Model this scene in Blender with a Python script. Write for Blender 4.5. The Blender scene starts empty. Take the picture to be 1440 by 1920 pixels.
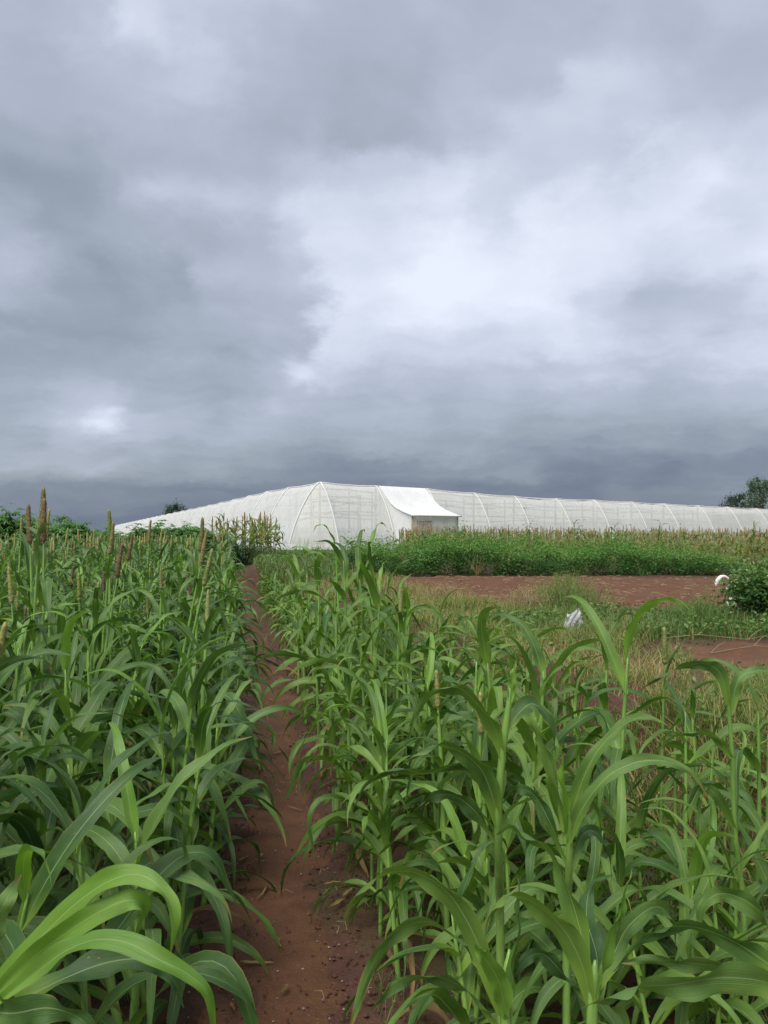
import bpy, math, random
import numpy as np
from mathutils import Matrix, Vector, Euler

R = math.radians
SC = bpy.context.scene
COL = SC.collection
EYE, FPX, HOR = 1.65, 1442.0, 995.0          # eye height, focal length in photo pixels, horizon row

# ------------------------------------------------------------------ camera
cam = bpy.data.cameras.new('camera'); camo = bpy.data.objects.new('camera', cam); COL.objects.link(camo)
camo.location = (0, 0, EYE); camo.rotation_euler = (R(90) + math.atan((HOR - 960) / FPX), 0, 0)
cam.sensor_fit = 'VERTICAL'; cam.sensor_height = 24.0; cam.sensor_width = 18.0
cam.lens = FPX / 1920 * 24.0; cam.clip_start = 0.05; cam.clip_end = 20000
SC.camera = camo

# ------------------------------------------------------------------ world
SUN_EL, SUN_AZ = 57.0, 208.0                 # high soft sun behind the camera, a little to the left
W = bpy.data.worlds.new('World'); SC.world = W; W.use_nodes = True

def srgb(*c):
    return tuple((v / 255 / 12.92 if v / 255 <= .04045 else ((v / 255 + .055) / 1.055) ** 2.4) for v in c) + (1.0,)

SKY_SAMPLES = {   # photo row: (column, grey level) of the cloud deck
 -60: [(50,172),(400,190),(800,176),(1400,180)],
 30: [(50,165),(130,178),(215,206),(350,194),(500,180),(720,175),(900,172),(1100,172),(1300,175),(1420,178)],
 130:[(50,175),(200,185),(350,188),(450,180),(600,172),(800,165),(1000,170),(1150,193),(1300,188),(1420,182)],
 220:[(50,165),(200,175),(350,172),(500,165),(650,158),(750,160),(900,178),(1050,196),(1200,188),(1400,200)],
 300:[(20,143),(100,148),(250,165),(400,172),(550,188),(700,196),(850,200),(1000,188),(1150,190),(1250,206),(1400,213)],
 370:[(60,138),(150,148),(280,178),(350,193),(450,195),(600,208),(800,206),(950,196),(1100,212),(1300,220),(1400,205)],
 440:[(10,185),(80,165),(250,163),(400,165),(500,180),(650,215),(850,221),(1100,222),(1300,222),(1420,226)],
 520:[(10,176),(100,150),(200,139),(350,146),(420,188),(520,186),(650,211),(850,223),(1100,222),(1250,205),(1350,193),(1430,205)],
 580:[(50,150),(150,144),(300,147),(450,163),(550,172),(650,212),(800,226),(1000,223),(1150,200),(1250,170),(1350,178),(1430,186)],
 640:[(50,141),(200,141),(350,149),(470,154),(535,160),(650,210),(750,206),(900,206),(1050,216),(1200,195),(1300,196),(1420,207)],
 700:[(50,150),(200,149),(350,154),(480,160),(560,205),(680,180),(800,184),(950,185),(1100,190),(1250,180),(1400,196)],
 755:[(50,158),(180,178),(300,164),(420,150),(490,187),(600,174),(750,168),(900,170),(1050,166),(1200,166),(1400,172)],
 792:[(20,160),(100,182),(190,214),(290,178),(400,156),(480,170),(600,160),(750,158),(900,158),(1050,146),(1200,148),(1400,148)],
 835:[(50,148),(200,156),(350,157),(500,150),(620,139),(720,146),(850,149),(1000,130),(1150,132),(1300,130),(1420,126)],
 880:[(50,160),(200,162),(350,150),(500,134),(620,120),(800,122),(950,130),(1100,108),(1250,107),(1400,110)],
 922:[(50,126),(200,119),(350,115),(500,113),(700,105),(900,104),(1060,107),(1200,124),(1400,127)],
 975:[(50,112),(350,108),(700,106),(1060,106),(1300,116)],
}
pts, vals = [], []
for y_, row in SKY_SAMPLES.items():
    for x_, v_ in row:
        a_ = math.atan((x_ - 720) / FPX)
        pts.append((math.degrees(a_), math.degrees(math.atan((HOR - y_) / FPX * math.cos(a_))))); vals.append(v_)
pts = np.array(pts); vals = np.array(vals, float)
def sky_field(az, el):
    # inverse-distance blend of the samples, fading to a plain overcast level away from them
    sc = np.array([1.0, .62 if el > 4 else .32])
    d2 = (((pts - np.array([az, el])) / sc) ** 2).sum(1)
    w = 1 / (d2 + .9) ** 2.3
    v = (w * vals).sum() / w.sum()
    base = 112 + 66 * min(1, max(0, el) / 13)
    k = min(1, max(0, (abs(az) - 27) / 9))
    v = v + (base - v) * k
    return v + 10 * max(0.0, min(1.0, (185 - v) / 60)) * min(1, max(0, el) / 6)

def build_world():
    nt = W.node_tree; nt.nodes.clear(); L = nt.links
    def N(t, **k):
        n = nt.nodes.new(t)
        for a, b in k.items(): setattr(n, a, b)
        return n
    def put(n, i, v):
        if isinstance(v, bpy.types.NodeSocket): L.new(v, n.inputs[i])
        elif v is not None: n.inputs[i].default_value = v
    def M(op, a, b=None, c=None):
        n = N('ShaderNodeMath', operation=op); put(n, 0, a); put(n, 1, b); put(n, 2, c); return n.outputs[0]
    def MR(v, a, b, c, d, kind='LINEAR'):
        n = N('ShaderNodeMapRange', interpolation_type=kind)
        for i, q in enumerate((v, a, b, c, d)): put(n, i, q)
        return n.outputs[0]
    tc = N('ShaderNodeTexCoord'); sp = N('ShaderNodeSeparateXYZ'); L.new(tc.outputs['Generated'], sp.inputs[0])
    x, y, z = sp.outputs
    az = M('MULTIPLY', M('ARCTAN2', x, y), 180 / math.pi)
    el = M('MULTIPLY', M('ARCSINE', z), 180 / math.pi)
    zz = M('ADD', M('MAXIMUM', z, 0.0), .38)
    cb = N('ShaderNodeCombineXYZ'); put(cb, 0, M('DIVIDE', x, zz)); put(cb, 1, M('DIVIDE', y, zz)); put(cb, 2, 0.37)
    def noise(scale, detail, rough, dist=0.0, off=(0, 0, 0)):
        mp = N('ShaderNodeMapping'); L.new(cb.outputs[0], mp.inputs[0]); mp.inputs['Location'].default_value = off
        n = N('ShaderNodeTexNoise'); L.new(mp.outputs[0], n.inputs['Vector'])
        n.inputs['Scale'].default_value = scale; n.inputs['Detail'].default_value = detail
        n.inputs['Roughness'].default_value = rough; n.inputs['Distortion'].default_value = dist
        return n
    wn = noise(6.5, 7, .6, .1, (3.1, 1.7, 0)); ws = N('ShaderNodeSeparateXYZ'); L.new(wn.outputs['Color'], ws.inputs[0])
    amp = MR(el, 0, 22, .35, 1.0)
    az2 = M('MULTIPLY_ADD', M('MULTIPLY', M('SUBTRACT', ws.outputs[0], .5), 9.5), amp, az)
    el2 = M('MULTIPLY_ADD', M('MULTIPLY', M('SUBTRACT', ws.outputs[1], .5), 5.5), amp, el)
    u = MR(az2, -36, 36, 0, 1)
    rows = [0, 1.1, 2.8, 4.4, 6.2, 7.8, 9.2, 11.3, 13.7, 16, 18.3, 20.6, 22.8, 25.2, 27.6, 30, 32.2, 35]
    val = None
    for i, e in enumerate(rows):
        rp = N('ShaderNodeValToRGB'); cr = rp.color_ramp; cr.interpolation = 'EASE'
        azs = np.linspace(-36, 36, 32)
        while len(cr.elements) < len(azs): cr.elements.new(.5)
        for k, a in enumerate(azs):
            g = sky_field(a, e) / 255
            cr.elements[k].position = (a + 36) / 72; cr.elements[k].color = (g, g, g, 1)
        L.new(u, rp.inputs[0])
        if val is None: val = rp.outputs[0]
        else:
            mx = N('ShaderNodeMix', data_type='FLOAT')
            put(mx, 0, MR(el2, rows[i - 1], e, 0, 1, 'SMOOTHSTEP')); put(mx, 2, val); put(mx, 3, rp.outputs[0]); val = mx.outputs[0]
    # low cloud lies in level streaks
    sv = N('ShaderNodeCombineXYZ'); put(sv, 0, M('MULTIPLY', az, .075)); put(sv, 1, M('MULTIPLY', el2, .55)); put(sv, 2, 1.3)
    sn = N('ShaderNodeTexNoise'); L.new(sv.outputs[0], sn.inputs['Vector']); sn.inputs['Scale'].default_value = 1.0; sn.inputs['Detail'].default_value = 6; sn.inputs['Roughness'].default_value = .6
    val = M('MULTIPLY_ADD', M('SUBTRACT', sn.outputs['Fac'], .5), MR(el, 4, 17, .20, .03), val)
    # the rest of the overcast dome
    d1 = noise(4.4, 6, .6, .25, (7, 3, 0)); d2 = noise(.55, 4, .55, .2, (1, 9, 0))
    val = M('MULTIPLY_ADD', M('SUBTRACT', d1.outputs['Fac'], .5), MR(el, 0, 10, .05, .085), val)
    out_az = MR(M('ABSOLUTE', az), 28, 44, 0, 1); out_el = MR(el, 36, 46, 0, 1)
    d3 = noise(3.0, 6, .56, .25, (4, 8, 0)); wisp = MR(d3.outputs['Fac'], .47, .62, -.5, .5, 'SMOOTHSTEP')
    val = M('MULTIPLY_ADD', wisp, MR(el, 2, 14, .01, .035), val)
    val = M('MULTIPLY_ADD', M('MULTIPLY', M('SUBTRACT', d2.outputs['Fac'], .5), .5), M('MAXIMUM', out_az, out_el), val)
    ramp = N('ShaderNodeValToRGB'); cr = ramp.color_ramp; cr.interpolation = 'LINEAR'
    stops = [(80,(72,84,104)),(98,(91,104,126)),(112,(104,115,134)),(128,(119,129,145)),(150,(143,152,165)),(180,(171,179,195)),(205,(199,206,221)),(225,(220,226,240)),(250,(228,232,243))]
    while len(cr.elements) < len(stops): cr.elements.new(.5)
    for k, (p, c) in enumerate(stops):
        cr.elements[k].position = p / 255; cr.elements[k].color = srgb(*c)
    L.new(val, ramp.inputs[0])
    sky = N('ShaderNodeTexSky', sky_type='NISHITA', sun_disc=False)
    sky.sun_elevation = R(SUN_EL); sky.sun_rotation = R(SUN_AZ); sky.air_density = 1.0; sky.dust_density = 2.0
    b1 = N('ShaderNodeBackground'); L.new(sky.outputs[0], b1.inputs[0]); b1.inputs[1].default_value = .06
    b2 = N('ShaderNodeBackground'); L.new(ramp.outputs[0], b2.inputs[0]); b2.inputs[1].default_value = .385
    ms = N('ShaderNodeMixShader'); ms.inputs[0].default_value = .94      # cloud cover over the clear sky
    L.new(b1.outputs[0], ms.inputs[1]); L.new(b2.outputs[0], ms.inputs[2])
    o = N('ShaderNodeOutputWorld'); L.new(ms.outputs[0], o.inputs[0])
build_world()

sun = bpy.data.lights.new('sun', 'SUN'); sun.energy = 1.5; sun.angle = R(45); sun.color = (1.0, .955, .88)
suno = bpy.data.objects.new('sun', sun); COL.objects.link(suno)
a_ = R(SUN_AZ); e_ = R(SUN_EL)
sd = Vector((math.sin(a_) * math.cos(e_), math.cos(a_) * math.cos(e_), math.sin(e_)))
suno.rotation_euler = sd.to_track_quat('Z', 'Y').to_euler(); suno.location = sd * 60

vs = SC.view_settings; vs.view_transform = 'Standard'; vs.look = 'None'; vs.exposure = 1.62; vs.gamma = 1.0; vs.use_curve_mapping = False
cy = SC.cycles
cy.max_bounces = 7; cy.diffuse_bounces = 3; cy.glossy_bounces = 2; cy.transmission_bounces = 5; cy.transparent_max_bounces = 12
cy.use_denoising = True
try: cy.denoiser = 'OPENIMAGEDENOISE'; cy.denoising_input_passes = 'RGB_ALBEDO_NORMAL'
except Exception: pass

# ------------------------------------------------------------------ helpers
rng = np.random.default_rng(11)
random.seed(5)

def link(o):
    COL.objects.link(o); return o
def tag(o, label=None, cat=None, group=None, kind=None):
    if label: o['label'] = label
    if cat: o['category'] = cat
    if group: o['group'] = group
    if kind: o['kind'] = kind
    return o
def empty(name, loc=(0, 0, 0), rz=0.0, s=1.0, rx=0.0, ry=0.0):
    o = bpy.data.objects.new(name, None); o.empty_display_size = .05
    o.location = loc; o.rotation_euler = (rx, ry, rz); o.scale = (s, s, s); return link(o)

class MB:
    """collects vertices, tris, quads and per-vertex uvs, then makes one mesh"""
    def __init__(s): s.v, s.q, s.t, s.uv, s.n = [], [], [], [], 0
    def add(s, v, q=None, t=None, uv=None):
        v = np.asarray(v, np.float32); s.v.append(v)
        if q is not None and len(q): s.q.append(np.asarray(q, np.int32) + s.n)
        if t is not None and len(t): s.t.append(np.asarray(t, np.int32) + s.n)
        s.uv.append(np.zeros((len(v), 2), np.float32) if uv is None else np.asarray(uv, np.float32))
        s.n += len(v)
    def mesh(s, name, mat=None, smooth=True):
        me = bpy.data.meshes.new(name)
        if not s.v: return me
        V = np.concatenate(s.v); UV = np.concatenate(s.uv)
        Q = np.concatenate(s.q) if s.q else np.zeros((0, 4), np.int32)
        T = np.concatenate(s.t) if s.t else np.zeros((0, 3), np.int32)
        loops = np.concatenate([Q.ravel(), T.ravel()]).astype(np.int32)
        me.vertices.add(len(V)); me.vertices.foreach_set('co', V.ravel())
        me.loops.add(len(loops)); me.loops.foreach_set('vertex_index', loops)
        starts = np.concatenate([np.arange(len(Q)) * 4, len(Q) * 4 + np.arange(len(T)) * 3]).astype(np.int32)
        me.polygons.add(len(starts)); me.polygons.foreach_set('loop_start', starts)
        ul = me.uv_layers.new(name='UVMap'); ul.data.foreach_set('uv', UV[loops].astype(np.float32).ravel())
        me.polygons.foreach_set('use_smooth', np.full(len(starts), smooth, bool))
        me.update(calc_edges=True)
        if mat: me.materials.append(mat)
        return me
    def obj(s, name, mat, parent=None, smooth=True):
        o = bpy.data.objects.new(name, s.mesh(name, mat, smooth)); o.parent = parent; return link(o)

def inst(name, me, parent, M=None):
    o = bpy.data.objects.new(name, me); o.parent = parent
    if M is not None: o.matrix_local = M
    return link(o)

def grid_quads(nu, nv):
    i, j = np.meshgrid(np.arange(nu - 1), np.arange(nv - 1), indexing='ij')
    a = (i * nv + j).ravel(); return np.stack([a, a + nv, a + nv + 1, a + 1], 1)

def tube(mb, P, rad, sides=6, cap=True):
    P = np.asarray(P, float); n = len(P); rad = np.broadcast_to(np.asarray(rad, float), (n,))
    T = np.gradient(P, axis=0); T /= np.linalg.norm(T, axis=1)[:, None] + 1e-9
    ref = np.array([0, 0, 1.0]) if abs(T[:, 2]).mean() < .8 else np.array([1.0, 0, 0])
    A = np.cross(T, ref); A /= np.linalg.norm(A, axis=1)[:, None] + 1e-9; B = np.cross(T, A)
    an = np.linspace(0, 2 * np.pi, sides, endpoint=False)
    V = P[:, None] + rad[:, None, None] * (np.cos(an)[None, :, None] * A[:, None] + np.sin(an)[None, :, None] * B[:, None])
    i, j = np.meshgrid(np.arange(n - 1), np.arange(sides), indexing='ij'); j2 = (j + 1) % sides
    q = np.stack([(i * sides + j), (i * sides + j2), ((i + 1) * sides + j2), ((i + 1) * sides + j)], -1).reshape(-1, 4)
    uv = np.stack([np.tile(an / 6.283, n), np.repeat(np.linspace(0, 1, n), sides)], 1)
    V = V.reshape(-1, 3)
    if cap:
        k = len(V); V = np.concatenate([V, P[:1], P[-1:]]); uv = np.concatenate([uv, [[.5, 0], [.5, 1]]])
        t = [(j_, k, (j_ + 1) % sides) for j_ in range(sides)] + [((n - 1) * sides + j_, (n - 1) * sides + (j_ + 1) % sides, k + 1) for j_ in range(sides)]
        mb.add(V, q, t, uv)
    else: mb.add(V, q, None, uv)

def box(mb, c, s, rz=0.0):
    x, y, z = np.array(s) / 2
    V = np.array([(-x,-y,-z),(x,-y,-z),(x,y,-z),(-x,y,-z),(-x,-y,z),(x,-y,z),(x,y,z),(-x,y,z)])
    cs, sn = math.cos(rz), math.sin(rz)
    V = np.stack([V[:, 0] * cs - V[:, 1] * sn, V[:, 0] * sn + V[:, 1] * cs, V[:, 2]], 1) + np.array(c)
    mb.add(V, [(0,3,2,1),(4,5,6,7),(0,1,5,4),(1,2,6,5),(2,3,7,6),(3,0,4,7)])

def vnoise(x, y, seed=0):
    """smooth value noise on numpy arrays, 0..1"""
    xi, yi = np.floor(x).astype(np.int64), np.floor(y).astype(np.int64); fx, fy = x - xi, y - yi
    def h(i, j):
        k = (i * 374761393 + j * 668265263 + seed * 1442695041) & 0xFFFFFFFF
        k = ((k ^ (k >> 13)) * 1274126177) & 0xFFFFFFFF
        return ((k ^ (k >> 16)) & 0xFFFF) / 65535.0
    fx = fx * fx * (3 - 2 * fx); fy = fy * fy * (3 - 2 * fy)
    return (h(xi, yi) * (1 - fx) + h(xi + 1, yi) * fx) * (1 - fy) + (h(xi, yi + 1) * (1 - fx) + h(xi + 1, yi + 1) * fx) * fy
def fbm(x, y, o=4, seed=0):
    s, a, t = 0, .5, 0
    for k in range(o): s = s + a * vnoise(x * 2 ** k, y * 2 ** k, seed + k); t += a; a *= .5
    return s / t
def sstep(a, b, x):
    t = np.clip((x - a) / (b - a), 0, 1); return t * t * (3 - 2 * t)

# ------------------------------------------------------------------ materials
def mat_new(name):
    m = bpy.data.materials.new(name); m.use_nodes = True; nt = m.node_tree; nt.nodes.clear(); return m, nt
class NB:
    def __init__(s, nt): s.nt = nt; s.L = nt.links
    def n(s, t, **k):
        q = s.nt.nodes.new(t)
        for a, b in k.items(): setattr(q, a, b)
        return q
    def put(s, n, i, v):
        if isinstance(v, bpy.types.NodeSocket): s.L.new(v, n.inputs[i])
        elif v is not None: n.inputs[i].default_value = v
    def m(s, op, a, b=None, c=None):
        q = s.n('ShaderNodeMath', operation=op); s.put(q, 0, a); s.put(q, 1, b); s.put(q, 2, c); return q.outputs[0]
    def mr(s, v, a, b, c, d, kind='LINEAR'):
        q = s.n('ShaderNodeMapRange', interpolation_type=kind)
        for i, w in enumerate((v, a, b, c, d)): s.put(q, i, w)
        return q.outputs[0]
    def mix(s, f, a, b, mode='MIX'):
        q = s.n('ShaderNodeMix', data_type='RGBA', blend_type=mode); s.put(q, 0, f); s.put(q, 6, a); s.put(q, 7, b); return q.outputs[2]
    def noise(s, vec, scale, detail=3, rough=.55, out='Fac'):
        q = s.n('ShaderNodeTexNoise'); s.put(q, 'Vector', vec); s.put(q, 'Scale', scale); s.put(q, 'Detail', detail); s.put(q, 'Roughness', rough); return q.outputs[out]
    def scale(s, vec, v):
        q = s.n('ShaderNodeVectorMath', operation='MULTIPLY'); s.put(q, 0, vec); q.inputs[1].default_value = v; return q.outputs[0]
    def bump(s, h, strength, dist):
        q = s.n('ShaderNodeBump'); s.put(q, 'Strength', strength); s.put(q, 'Distance', dist); s.put(q, 'Height', h); return q.outputs[0]
    def bsdf(s, col, rough, spec=.5, normal=None):
        q = s.n('ShaderNodeBsdfPrincipled'); s.put(q, 'Base Color', col); s.put(q, 'Roughness', rough); s.put(q, 'Specular IOR Level', spec)
        if normal is not None: s.L.new(normal, q.inputs['Normal'])
        return q.outputs[0]
    def out(s, sh):
        o = s.n('ShaderNodeOutputMaterial'); s.L.new(sh, o.inputs[0])
    def mixsh(s, f, a, b):
        q = s.n('ShaderNodeMixShader'); s.put(q, 0, f); s.L.new(a, q.inputs[1]); s.L.new(b, q.inputs[2]); return q.outputs[0]
    def rnd(s):
        a = s.n('ShaderNodeObjectInfo').outputs['Random']; b = s.n('ShaderNodeNewGeometry').outputs['Random Per Island']
        return s.m('FRACT', s.m('ADD', a, b))

def c4(r, g, b): return (r, g, b, 1.0)

def blade_mat(name, dark, light, base, rib=None, trans=.3, rough=.45, dry=0.0, dryc=c4(.3, .19, .07), ribw=.03, tipdry=.0, spec=.5, ribk=.6, wear=0):
    """a strap leaf: uv.x across, uv.y along"""
    m, nt = mat_new(name); b = NB(nt)
    uv = b.n('ShaderNodeUVMap').outputs[0]; sp = b.n('ShaderNodeSeparateXYZ'); b.put(sp, 0, uv)
    u, v = sp.outputs[0], sp.outputs[1]; r = b.rnd()
    off = b.n('ShaderNodeCombineXYZ'); b.put(off, 0, b.m('MULTIPLY', r, 37.0)); b.put(off, 1, b.m('MULTIPLY', r, 11.0))
    add = b.n('ShaderNodeVectorMath', operation='ADD'); b.put(add, 0, uv); b.put(add, 1, off.outputs[0])
    fib = b.noise(b.scale(add.outputs[0], (38, 1.2, 1)), 1.0, 2, .6)
    pat = b.noise(b.scale(add.outputs[0], (1.5, 5, 1)), 1.0, 3, .6)
    f = b.m('ADD', b.m('MULTIPLY', fib, .35), b.m('MULTIPLY', pat, .65))
    f = b.m('ADD', b.mr(f, .3, .7, 0, .6), b.m('MULTIPLY', b.m('SUBTRACT', r, .3), .8))
    f = b.m('MAXIMUM', b.m('MINIMUM', f, 1.0), 0.0)
    col = b.mix(f, dark, light)
    col = b.mix(b.mr(v, 0.0, .26, .85, 0.0, 'SMOOTHSTEP'), col, base)
    if rib is not None:
        d = b.m('ABSOLUTE', b.m('SUBTRACT', u, .5))
        k = b.m('MULTIPLY', b.mr(d, ribw * .3, ribw, ribk, 0), b.mr(v, .55, .97, 1, 0))
        col = b.mix(k, col, rib)
    if tipdry:
        k = b.m('MULTIPLY', b.mr(b.m('ADD', v, b.m('MULTIPLY', pat, .25)), .98, 1.12, 0, 1), b.mr(r, 1 - tipdry, 1 - tipdry + .05, 0, 1))
        col = b.mix(k, col, dryc)
    if wear:
        # brown specks and a withered margin on some leaves
        P_ = b.n('ShaderNodeNewGeometry').outputs['Position']; sp2 = b.noise(P_, 150, 2, .5); reg = b.noise(b.scale(add.outputs[0], (2, 4, 1)), 1.0, 2)
        col = b.mix(b.m('MULTIPLY', b.mr(sp2, .66, .72, 0, 1), b.mr(reg, .5, .65, 0, .8)), col, c4(.22, .16, .05))
        ed = b.m('MULTIPLY', b.m('ABSOLUTE', b.m('SUBTRACT', u, .5)), 2.0)
        col = b.mix(b.m('MULTIPLY', b.mr(b.m('ADD', ed, b.m('MULTIPLY', pat, .35)), 1.08, 1.22, 0, 1), b.mr(b.m('FRACT', b.m('MULTIPLY', r, 5.7)), .5, .7, 0, .8)), col, c4(.26, .22, .07))
        col = b.mix(b.m('MULTIPLY', b.mr(reg, .58, .74, 0, 1), b.mr(b.m('FRACT', b.m('MULTIPLY', r, 3.3)), .6, .8, 0, .5)), col, c4(.24, .30, .05))
    if dry: col = b.mix(b.mr(b.m('FRACT', b.m('MULTIPLY', r, 7.31)), 1 - dry, 1 - dry + .03, 0, .9), col, dryc)
    bp = b.bump(fib, .5, .002)
    s1 = b.bsdf(col, b.mr(pat, .3, .7, rough - .07, rough + .1), spec, bp)
    t = b.n('ShaderNodeBsdfTranslucent'); b.put(t, 0, b.mix(1.0, col, c4(1.25, 1.45, .55), 'MULTIPLY'))
    b.out(b.mixsh(trans, s1, t.outputs[0])); return m

MAT = {}
MAT['leaf'] = blade_mat('millet_leaf', c4(.032, .084, .021), c4(.122, .222, .050), c4(.19, .32, .05), c4(.30, .40, .2), .28, .45, tipdry=.35, spec=.38, wear=1)
MAT['leaf_far'] = blade_mat('millet_leaf_far', c4(.036, .092, .022), c4(.132, .236, .054), c4(.17, .29, .055), c4(.26, .36, .18), .28, .46, ribw=.08, spec=.4)
MAT['leaf_bright'] = blade_mat('sorghum_leaf', c4(.042, .105, .022), c4(.152, .262, .048), c4(.23, .37, .055), c4(.32, .42, .2), .30, .46, tipdry=.4, spec=.36, wear=1)
MAT['leaf_young'] = blade_mat('young_leaf', c4(.10, .22, .032), c4(.19, .34, .045), c4(.20, .36, .06), c4(.30, .42, .16), .35, .40)
MAT['leaf_dry'] = blade_mat('dry_leaf', c4(.16, .105, .045), c4(.36, .26, .12), c4(.22, .2, .07), None, .3, .6, spec=.2)
MAT['leaf_mature'] = blade_mat('mature_leaf', c4(.085, .15, .032), c4(.23, .30, .075), c4(.24, .27, .08), None, .3, .55, dry=.10)
MAT['leaf_deep'] = blade_mat('deep_leaf', c4(.022, .058, .026), c4(.05, .11, .045), c4(.08, .13, .05), None, .25, .5)
MAT['grass_green'] = blade_mat('grass_green', c4(.055, .115, .03), c4(.14, .22, .05), c4(.2, .24, .07), None, .3, .55, dry=.12)
MAT['grass_dry'] = blade_mat('grass_dry', c4(.24, .21, .085), c4(.50, .42, .21), c4(.26, .21, .09), None, .35, .6, dry=.25, dryc=c4(.46, .36, .2), spec=.2)
MAT['grass_mixed'] = blade_mat('grass_mixed', c4(.085, .15, .035), c4(.23, .28, .075), c4(.19, .2, .07), None, .32, .55, dry=.22, dryc=c4(.38, .29, .13), spec=.3)

def leafy_mat(name, dark, light, trans=.25, rough=.5):
    m, nt = mat_new(name); b = NB(nt); r = b.rnd()
    geo = b.n('ShaderNodeNewGeometry'); nz = b.noise(geo.outputs['Position'], 1.3, 3)
    f = b.m('ADD', b.m('MULTIPLY', r, .6), b.mr(nz, .3, .7, -.1, .5))
    col = b.mix(b.m('MAXIMUM', b.m('MINIMUM', f, 1.0), 0.0), dark, light)
    s1 = b.bsdf(col, rough, .4); t = b.n('ShaderNodeBsdfTranslucent'); b.put(t, 0, b.mix(1.0, col, c4(1.2, 1.4, .6), 'MULTIPLY'))
    b.out(b.mixsh(trans, s1, t.outputs[0])); return m
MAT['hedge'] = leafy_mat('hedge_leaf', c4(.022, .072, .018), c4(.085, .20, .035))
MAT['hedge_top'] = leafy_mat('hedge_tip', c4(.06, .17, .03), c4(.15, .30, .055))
MAT['bush'] = leafy_mat('bush_leaf', c4(.03, .085, .02), c4(.10, .20, .04))
MAT['cassava'] = leafy_mat('cassava_leaf', c4(.045, .125, .03), c4(.12, .25, .055))
MAT['tree_dark'] = leafy_mat('tree_leaf_dark', c4(.018, .038, .022), c4(.05, .085, .045))
MAT['tree_pale'] = leafy_mat('tree_leaf_pale', c4(.05, .09, .055), c4(.13, .19, .12))
MAT['weed'] = leafy_mat('weed_leaf', c4(.05, .12, .028), c4(.14, .25, .055))
MAT['petal'] = leafy_mat('petal', c4(.55, .5, .38), c4(.8, .76, .6))

def simple_mat(name, ca, cb, scale=6.0, rough=.7, spec=.3, bump=.2, bd=.004, stretch=(1, 1, 1)):
    m, nt = mat_new(name); b = NB(nt)
    tc = b.n('ShaderNodeTexCoord').outputs['Object']; nz = b.noise(b.scale(tc, stretch), scale, 5, .6)
    r = b.n('ShaderNodeObjectInfo').outputs['Random']
    f = b.m('ADD', b.mr(nz, .3, .7, 0, .8), b.m('MULTIPLY', r, .2))
    b.out(b.bsdf(b.mix(f, ca, cb), rough, spec, b.bump(nz, bump, bd) if bump else None)); return m
MAT['stalk'] = simple_mat('stalk', c4(.10, .22, .045), c4(.24, .40, .085), 9, .42, .45, .1, .002, (6, 6, 1))
MAT['stalk_far'] = simple_mat('stalk_far', c4(.10, .19, .045), c4(.2, .32, .08), 5, .5, .4, 0)
MAT['stalk_dry'] = simple_mat('stalk_dry', c4(.18, .15, .075), c4(.33, .27, .15), 8, .65, .2, .1)
MAT['bark'] = simple_mat('bark', c4(.07, .05, .035), c4(.16, .12, .09), 9, .85, .15, .5, .02)
MAT['woodpost'] = simple_mat('wood_post', c4(.26, .19, .12), c4(.42, .33, .22), 7, .75, .2, .3)
MAT['rib'] = simple_mat('white_pipe', c4(.66, .66, .64), c4(.76, .76, .74), 5, .5, .3, 0)
MAT['steel'] = simple_mat('galvanised_pipe', c4(.07, .07, .068), c4(.13, .13, .125), 5, .5, .4, 0)
MAT['hose'] = simple_mat('black_hose', c4(.012, .012, .013), c4(.03, .028, .026), 20, .45, .4, .1)
MAT['dog'] = simple_mat('dog_fur', c4(.62, .58, .5), c4(.82, .79, .73), 22, .85, .15, .5, .01, (1, 1, 3))
MAT['dark'] = simple_mat('dark_nose', c4(.01, .01, .01), c4(.03, .025, .02), 9, .4, .4, 0)

def head_mat(name, ca, cb, cc):
    m, nt = mat_new(name); b = NB(nt)
    tc = b.n('ShaderNodeTexCoord').outputs['Object']
    vo = b.n('ShaderNodeTexVoronoi'); b.put(vo, 'Vector', tc); b.put(vo, 'Scale', 210.0)
    nz = b.noise(tc, 18, 3); r = b.n('ShaderNodeObjectInfo').outputs['Random']
    col = b.mix(b.mr(vo.outputs['Distance'], .1, .55, 1, 0), ca, cb)
    col = b.mix(b.m('MULTIPLY', b.mr(b.m('ADD', nz, b.m('MULTIPLY', r, .25)), .45, .7, 0, 1), .8), col, cc)
    b.out(b.bsdf(col, .75, .2, b.bump(vo.outputs['Distance'], -.9, .004))); return m
MAT['head_green'] = head_mat('head_green', c4(.10, .15, .04), c4(.27, .34, .10), c4(.30, .31, .11))
MAT['head_brown'] = head_mat('head_brown', c4(.12, .105, .042), c4(.33, .29, .13), c4(.24, .23, .085))
MAT['head_red'] = head_mat('head_red', c4(.11, .068, .042), c4(.28, .19, .115), c4(.21, .16, .075))
MAT['head_yellow'] = head_mat('head_yellow', c4(.15, .19, .045), c4(.36, .38, .11), c4(.36, .32, .12))
MAT['head_tan'] = simple_mat('head_tan', c4(.15, .10, .05), c4(.34, .26, .13), 3, .8, .1, 0)

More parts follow.
